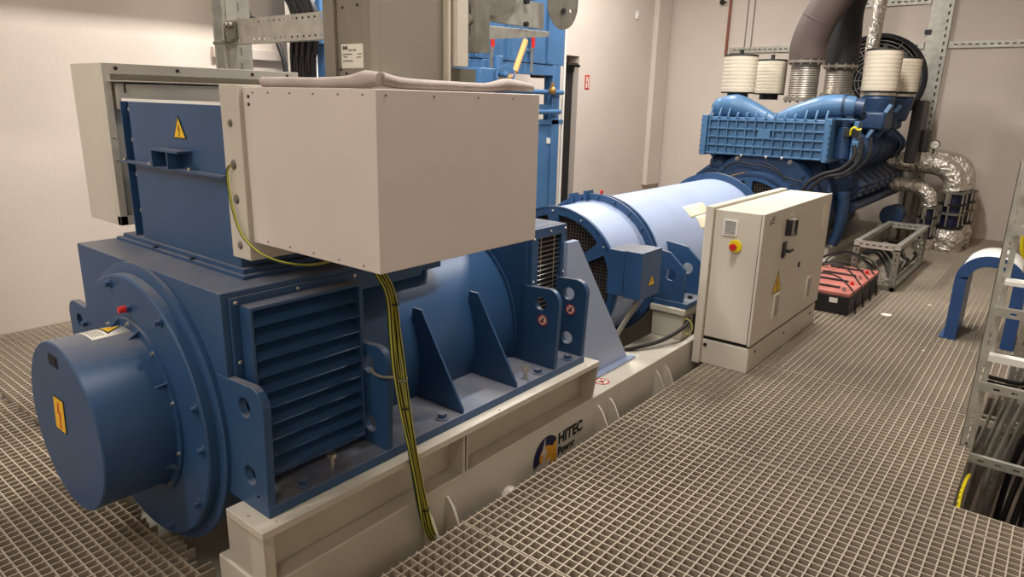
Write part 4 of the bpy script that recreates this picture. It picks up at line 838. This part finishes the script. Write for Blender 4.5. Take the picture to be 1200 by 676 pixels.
B().lathe([(0.085, -0.012), (0.105, -0.012), (0.105, 0.012), (0.085, 0.012), (0.085, -0.012)], (-4.95, 6.02, 2.06), (0.7, -0.7, 0), n=28).cyl((-5.3, 6.1, 2.06), (-4.93, 6.0, 2.06), 0.022, n=12).sphere((-4.95, 6.02, 2.06), 0.035, 10).obj('handwheel', 'rackblue', wv)
B().cyl((-5.08, 6.05, 2.06), (-5.08, 6.05, 2.26), 0.05, n=16).box(-5.3, -5.05, 5.72, 6.0, 1.95, 2.12).obj('valve_body', 'rackblue', wv, bevel=0.01)
tag(B().cyl((-4.98, 6.22, 2.10), (-4.98, 6.40, 2.44), 0.032, n=14).cyl((-4.98, 6.19, 2.04), (-4.98, 6.22, 2.10), 0.014, n=8).cyl((-5.3, 6.19, 2.04), (-4.98, 6.19, 2.04), 0.014, n=8).obj('thermometer', 'orange'), 'slanted orange-cased thermometer above the white cover', 'thermometer')
# white cable cabinet edge beyond the duct
tag(B().box(-5.64, -5.31, 3.78, 3.86, 0.0, 3.4).obj('white_panel', 'whitepl', None, bevel=0.004), 'narrow white panel standing behind the black cables at left', 'panel')

# ---------------------------------------------------------------- grey busbar duct rising from the terminal box
bd = thing('busbar_duct', 'tall grey sheet metal duct rising behind the white cover', 'duct', (-2.28, 2.0, 1.80))
B().box(-2.43, -2.36, 1.80, 2.25, 1.803, ZC-0.01).box(-2.19, -2.145, 1.80, 1.85, 1.803, ZC-0.01).box(-2.36, -2.185, 1.815, 2.25, 1.803, ZC-0.01).obj('front_channel', 'duct', bd, bevel=0.003)
B().box(-2.185, -2.155, 1.85, 2.205, 1.803, ZC-0.01).obj('side_sheet', 'duct', bd)
B().box(-2.155, -2.12, 2.20, 2.215, 1.803, ZC-0.01).box(-2.185, -2.10, 2.23, 2.30, 1.93, ZC-0.01).obj('rear_flange', 'cab', bd, bevel=0.003)
B().box(-2.185, -2.145, 2.215, 2.40, 1.803, 1.925).obj('foot_bracket', 'galvdk', bd)
lab = B().box(-2.335, -2.20, 1.812, 1.815, 1.905, 1.995).obj('maker_label', 'white', bd)
text('EAE', 'label_print', (-2.325, 1.8115, 1.975), YM, 0.018, 'ink', lab, bold=0.0008)
text('ELEKTRIK', 'label_print', (-2.29, 1.8115, 1.968), YM, 0.011, 'dim', lab)
b = B()
for (x0, x1, z) in ((-2.325, -2.27, 1.955), (-2.32, -2.30, 1.945), (-2.325, -2.265, 1.93), (-2.235, -2.21, 1.955), (-2.24, -2.215, 1.943)): b.box(x0, x1, 1.8105, 1.812, z, z+0.004)
b.obj('label_print', 'dim', lab)
for x, z in ((-2.32, 2.13), (-2.23, 2.135), (-2.31, 1.885), (-2.22, 1.885), (-2.345, 1.90)): B().cyl((x, 1.815, z), (x, 1.811, z), 0.005, n=10).obj('screw', 'black', bd)
# ---------------------------------------------------------------- galvanised post and beam behind
tag(channel(B().plate(rect(2.42, 2.58, 0, ZC-0.01), [slot(2.5, 1.6+0.09*i, 0.015, 0.05) for i in range(30)], (-4.2395, 0, 0), *XP, 0, 0.004), (-4.305, 2.40, 0.0), (-4.305, 2.40, ZC-0.01), (0, -1, 0), 0.12, 0.14, t=0.004, rows=(-0.03, 0.03), sl=(0.035, 0.013), pitch=0.07).obj('strut_post', 'galv'), 'slotted galvanised post standing behind the grey side box', 'post')
tag(channel(B(), (-4.235, 2.42, 2.162), (-3.1, 2.42, 2.162), (0, -1, 0), 0.135, 0.06, t=0.003, rows=(-0.048, 0.048), sl=(0.018, 0.012), pitch=0.055).obj('strut_beam', 'galv'), 'horizontal galvanised beam with square holes behind the terminal box', 'beam')
tag(B().box(-4.235, -4.12, 2.405, 2.415, 2.105, 2.22).cyl((-4.33, 2.38, 2.10), (-4.22, 2.38, 2.10), 0.012, n=8).cyl((-4.19, 2.41, 2.20), (-4.19, 2.38, 2.20), 0.015, n=8).cyl((-4.15, 2.41, 2.20), (-4.15, 2.38, 2.20), 0.015, n=8).cyl((-4.15, 2.41, 2.12), (-4.15, 2.38, 2.12), 0.015, n=8).obj('beam_clamp', 'galvdk'), 'clamp plate joining the galvanised post and beam', 'clamp')
tag(B().tube([(-5.3, 2.9, 4.8), (-4.98, 2.9, 2.95), (-4.80, 2.9, 2.40), (-4.68, 2.9, 2.30), (-4.5, 2.9, 2.22), (-4.41, 2.9, 2.10), (-4.36, 2.9, 1.95), (-4.3, 2.9, 1.5), (-4.28, 2.9, 0.0)], 0.016, n=8).obj('thin_cable', 'rubber'), 'single thin black cable hanging left of the cable bunch', 'cable')
for k in range(8):
    x = -4.56+0.036*k
    tag(B().tube([(x-0.25, 3.1+0.03*(k % 3), 4.8), (x-0.22, 3.1+0.02*(k % 2), 2.9), (x+0.08, 3.07, 2.35), (x, 3.1+0.02*(k % 2), 2.12), (x-0.08, 3.15, 1.85), (x-0.1, 3.15, 0.0)], 0.02, n=8).obj('power_cable', 'rubber'), 'thick black cable in the bunch hanging behind the galvanised beam', 'cable', 'bunch of black cables behind the galvanised beam')
# tray ends and brackets at top middle
tr = thing('cable_tray_bracket', 'galvanised cable tray bracket with rounded plates at the top centre', 'bracket', (-3.0, 3.6, 2.2))
B().plate([(3.05, 2.235), (3.16, 2.235), (4.12, 2.262), (4.12, 2.228), (3.05, 2.12)], [], (-3.0, 0, 0), *XP, -0.04, 0.0).obj('arm', 'galv', tr, bevel=0.002)
b = B(); channel(b, (-2.945, 3.24, 2.07), (-2.945, 3.24, 4.9), (0, -1, 0), 0.08, 0.13, sl=(0.06, 0.014), pitch=0.13)
b.cyl((-2.945, 3.24, 2.25), (-2.945, 3.22, 2.25), 0.024, n=14).obj('hanger', 'galvdk', tr)
B().plate([(3.2, 2.32), (3.40, 2.30)] + [(3.50+0.24*math.cos(R(a)), 2.54+0.24*math.sin(R(a))) for a in range(-85, 1, 12)] + [(3.74, 3.0), (3.2, 3.0)], [circ(3.56, 2.40, 0.008, 8), circ(3.60, 2.44, 0.008, 8), circ(3.53, 2.44, 0.008, 8)], (-2.97, 0, 0), *XP, 0, 0.004).obj('end_plate', 'galvdk', tr)
B().box(-3.06, -3.02, 3.5, 4.08, 2.275, 2.44).obj('tray_side', 'galv', tr)
B().plate([(4.255+0.19*math.cos(R(a)), 2.475+0.19*math.sin(R(a))) for a in range(-160, 1, 10)] + [(4.445, 2.9), (4.07, 2.9)], [circ(4.35, 2.42, 0.012, 10)], (-2.99, 0, 0), *XP, 0, 0.004).obj('end_plate', 'galvdk', tr)
for y, z, r_ in ((3.84, 2.43, 0.022), (3.84, 2.285, 0.016), (4.26, 2.41, 0.02)): B().cyl((-3.0, y, z), (-2.975, y, z), r_, n=14).obj('tray_bolt', 'black', tr)
B().box(-3.35, -2.99, 3.27, 3.29, 2.235, 2.75).box(-3.3, -2.99, 3.25, 3.27, 2.13, 2.16).obj('cross_piece', 'galv', tr)
# long cable trays high above the machines
for x, hw, y1, z in ((-5.35, 0.08, 5.0, 3.3), (-3.3, 0.2, 3.9, 3.35)):
    tr2 = thing('cable_tray', 'galvanised cable tray high above the left wall side' if x < -4 else 'wide galvanised cable tray high above the alternator', 'cable tray', (x, 2, z))
    B().box(x-hw, x-hw+0.005, -2, y1, z, z+0.1).box(x+hw-0.005, x+hw, -2, y1, z, z+0.1).box(x-hw, x+hw, -2, y1, z, z+0.005).obj('tray_base', 'galv', tr2)
    b = B()
    for y in (-1.5, 1.0, y1-0.3): b.cyl((x-hw+0.01, y, z), (x-hw+0.01, y, ZC), 0.006, n=8).cyl((x+hw-0.01, y, z), (x+hw-0.01, y, ZC), 0.006, n=8)
    b.obj('hanger_rods', 'steel', tr2)
tag(B().cyl((-5.5, -2.5, 3.5), (-5.5, 5.0, 3.5), 0.05, n=16).obj('shadow_pipe', 'galv'), 'unseen pipe high along the left wall, added to cast a shadow band', 'pipe')  # out-of-view pipe added for the shadow it casts on the left wall

# ---------------------------------------------------------------- lamps
def lamp(x, y, z, w, l, e, col=(1.0, 0.955, 0.91), rz=0):
    d = bpy.data.lights.new('ceiling_lamp', 'AREA'); d.shape = 'RECTANGLE'; d.size = w; d.size_y = l; d.energy = e; d.color = col
    o = bpy.data.objects.new('ceiling_lamp_light', d); COL.objects.link(o); o.location = (x, y, z); o.rotation_euler = (0, 0, R(rz))
    return o
for (x, y, e) in ((-4.3, -0.4, 45), (-4.3, 3.6, 165), (-4.3, 8.4, 110), (0.3, -1.2, 22), (-2.3, -2.0, 55), (-1.3, 2.6, 85), (-1.8, 6.6, 120)):  # two closest to the near wall are fills added to brighten camera-side faces
    t = thing('ceiling_lamp', 'unseen long lamp under the ceiling', 'lamp', (x, y, 4.5), 'ceiling lamps')
    B().box(x-0.08, x+0.08, y-0.65, y+0.65, 4.52, 4.60).obj('lamp_housing', 'whitepl', t)
    lamp(x, y, 4.50, 0.14, 1.25, e)

# ---------------------------------------------------------------- world, camera, colour
w = bpy.data.worlds.new('world'); S.world = w; w.use_nodes = True
w.node_tree.nodes['Background'].inputs[0].default_value = (0.9, 0.82, 0.72, 1); w.node_tree.nodes['Background'].inputs[1].default_value = 0.05
yaw, pitch, roll, foc = -0.672035430, 0.268612875, -0.0233174463, 804.137
f_ = Vector((math.sin(yaw)*math.cos(pitch), math.cos(yaw)*math.cos(pitch), -math.sin(pitch)))
r_ = Vector((math.cos(yaw), -math.sin(yaw), 0)); d_ = f_.cross(r_)
rr = r_*math.cos(roll) + d_*math.sin(roll); dd = -r_*math.sin(roll) + d_*math.cos(roll)
cam = bpy.data.cameras.new('camera'); cam.sensor_width = 36; cam.lens = foc/1200*36; cam.clip_start = 0.05
co = bpy.data.objects.new('camera', cam); COL.objects.link(co)
co.matrix_world = Matrix(((rr.x, -dd.x, -f_.x, 0), (rr.y, -dd.y, -f_.y, 0), (rr.z, -dd.z, -f_.z, 1.8), (0, 0, 0, 1)))
S.camera = co
S.view_settings.view_transform = 'Standard'; S.view_settings.look = 'None'; S.view_settings.gamma = 1; S.view_settings.exposure = 0.5
S.view_settings.use_curve_mapping = False
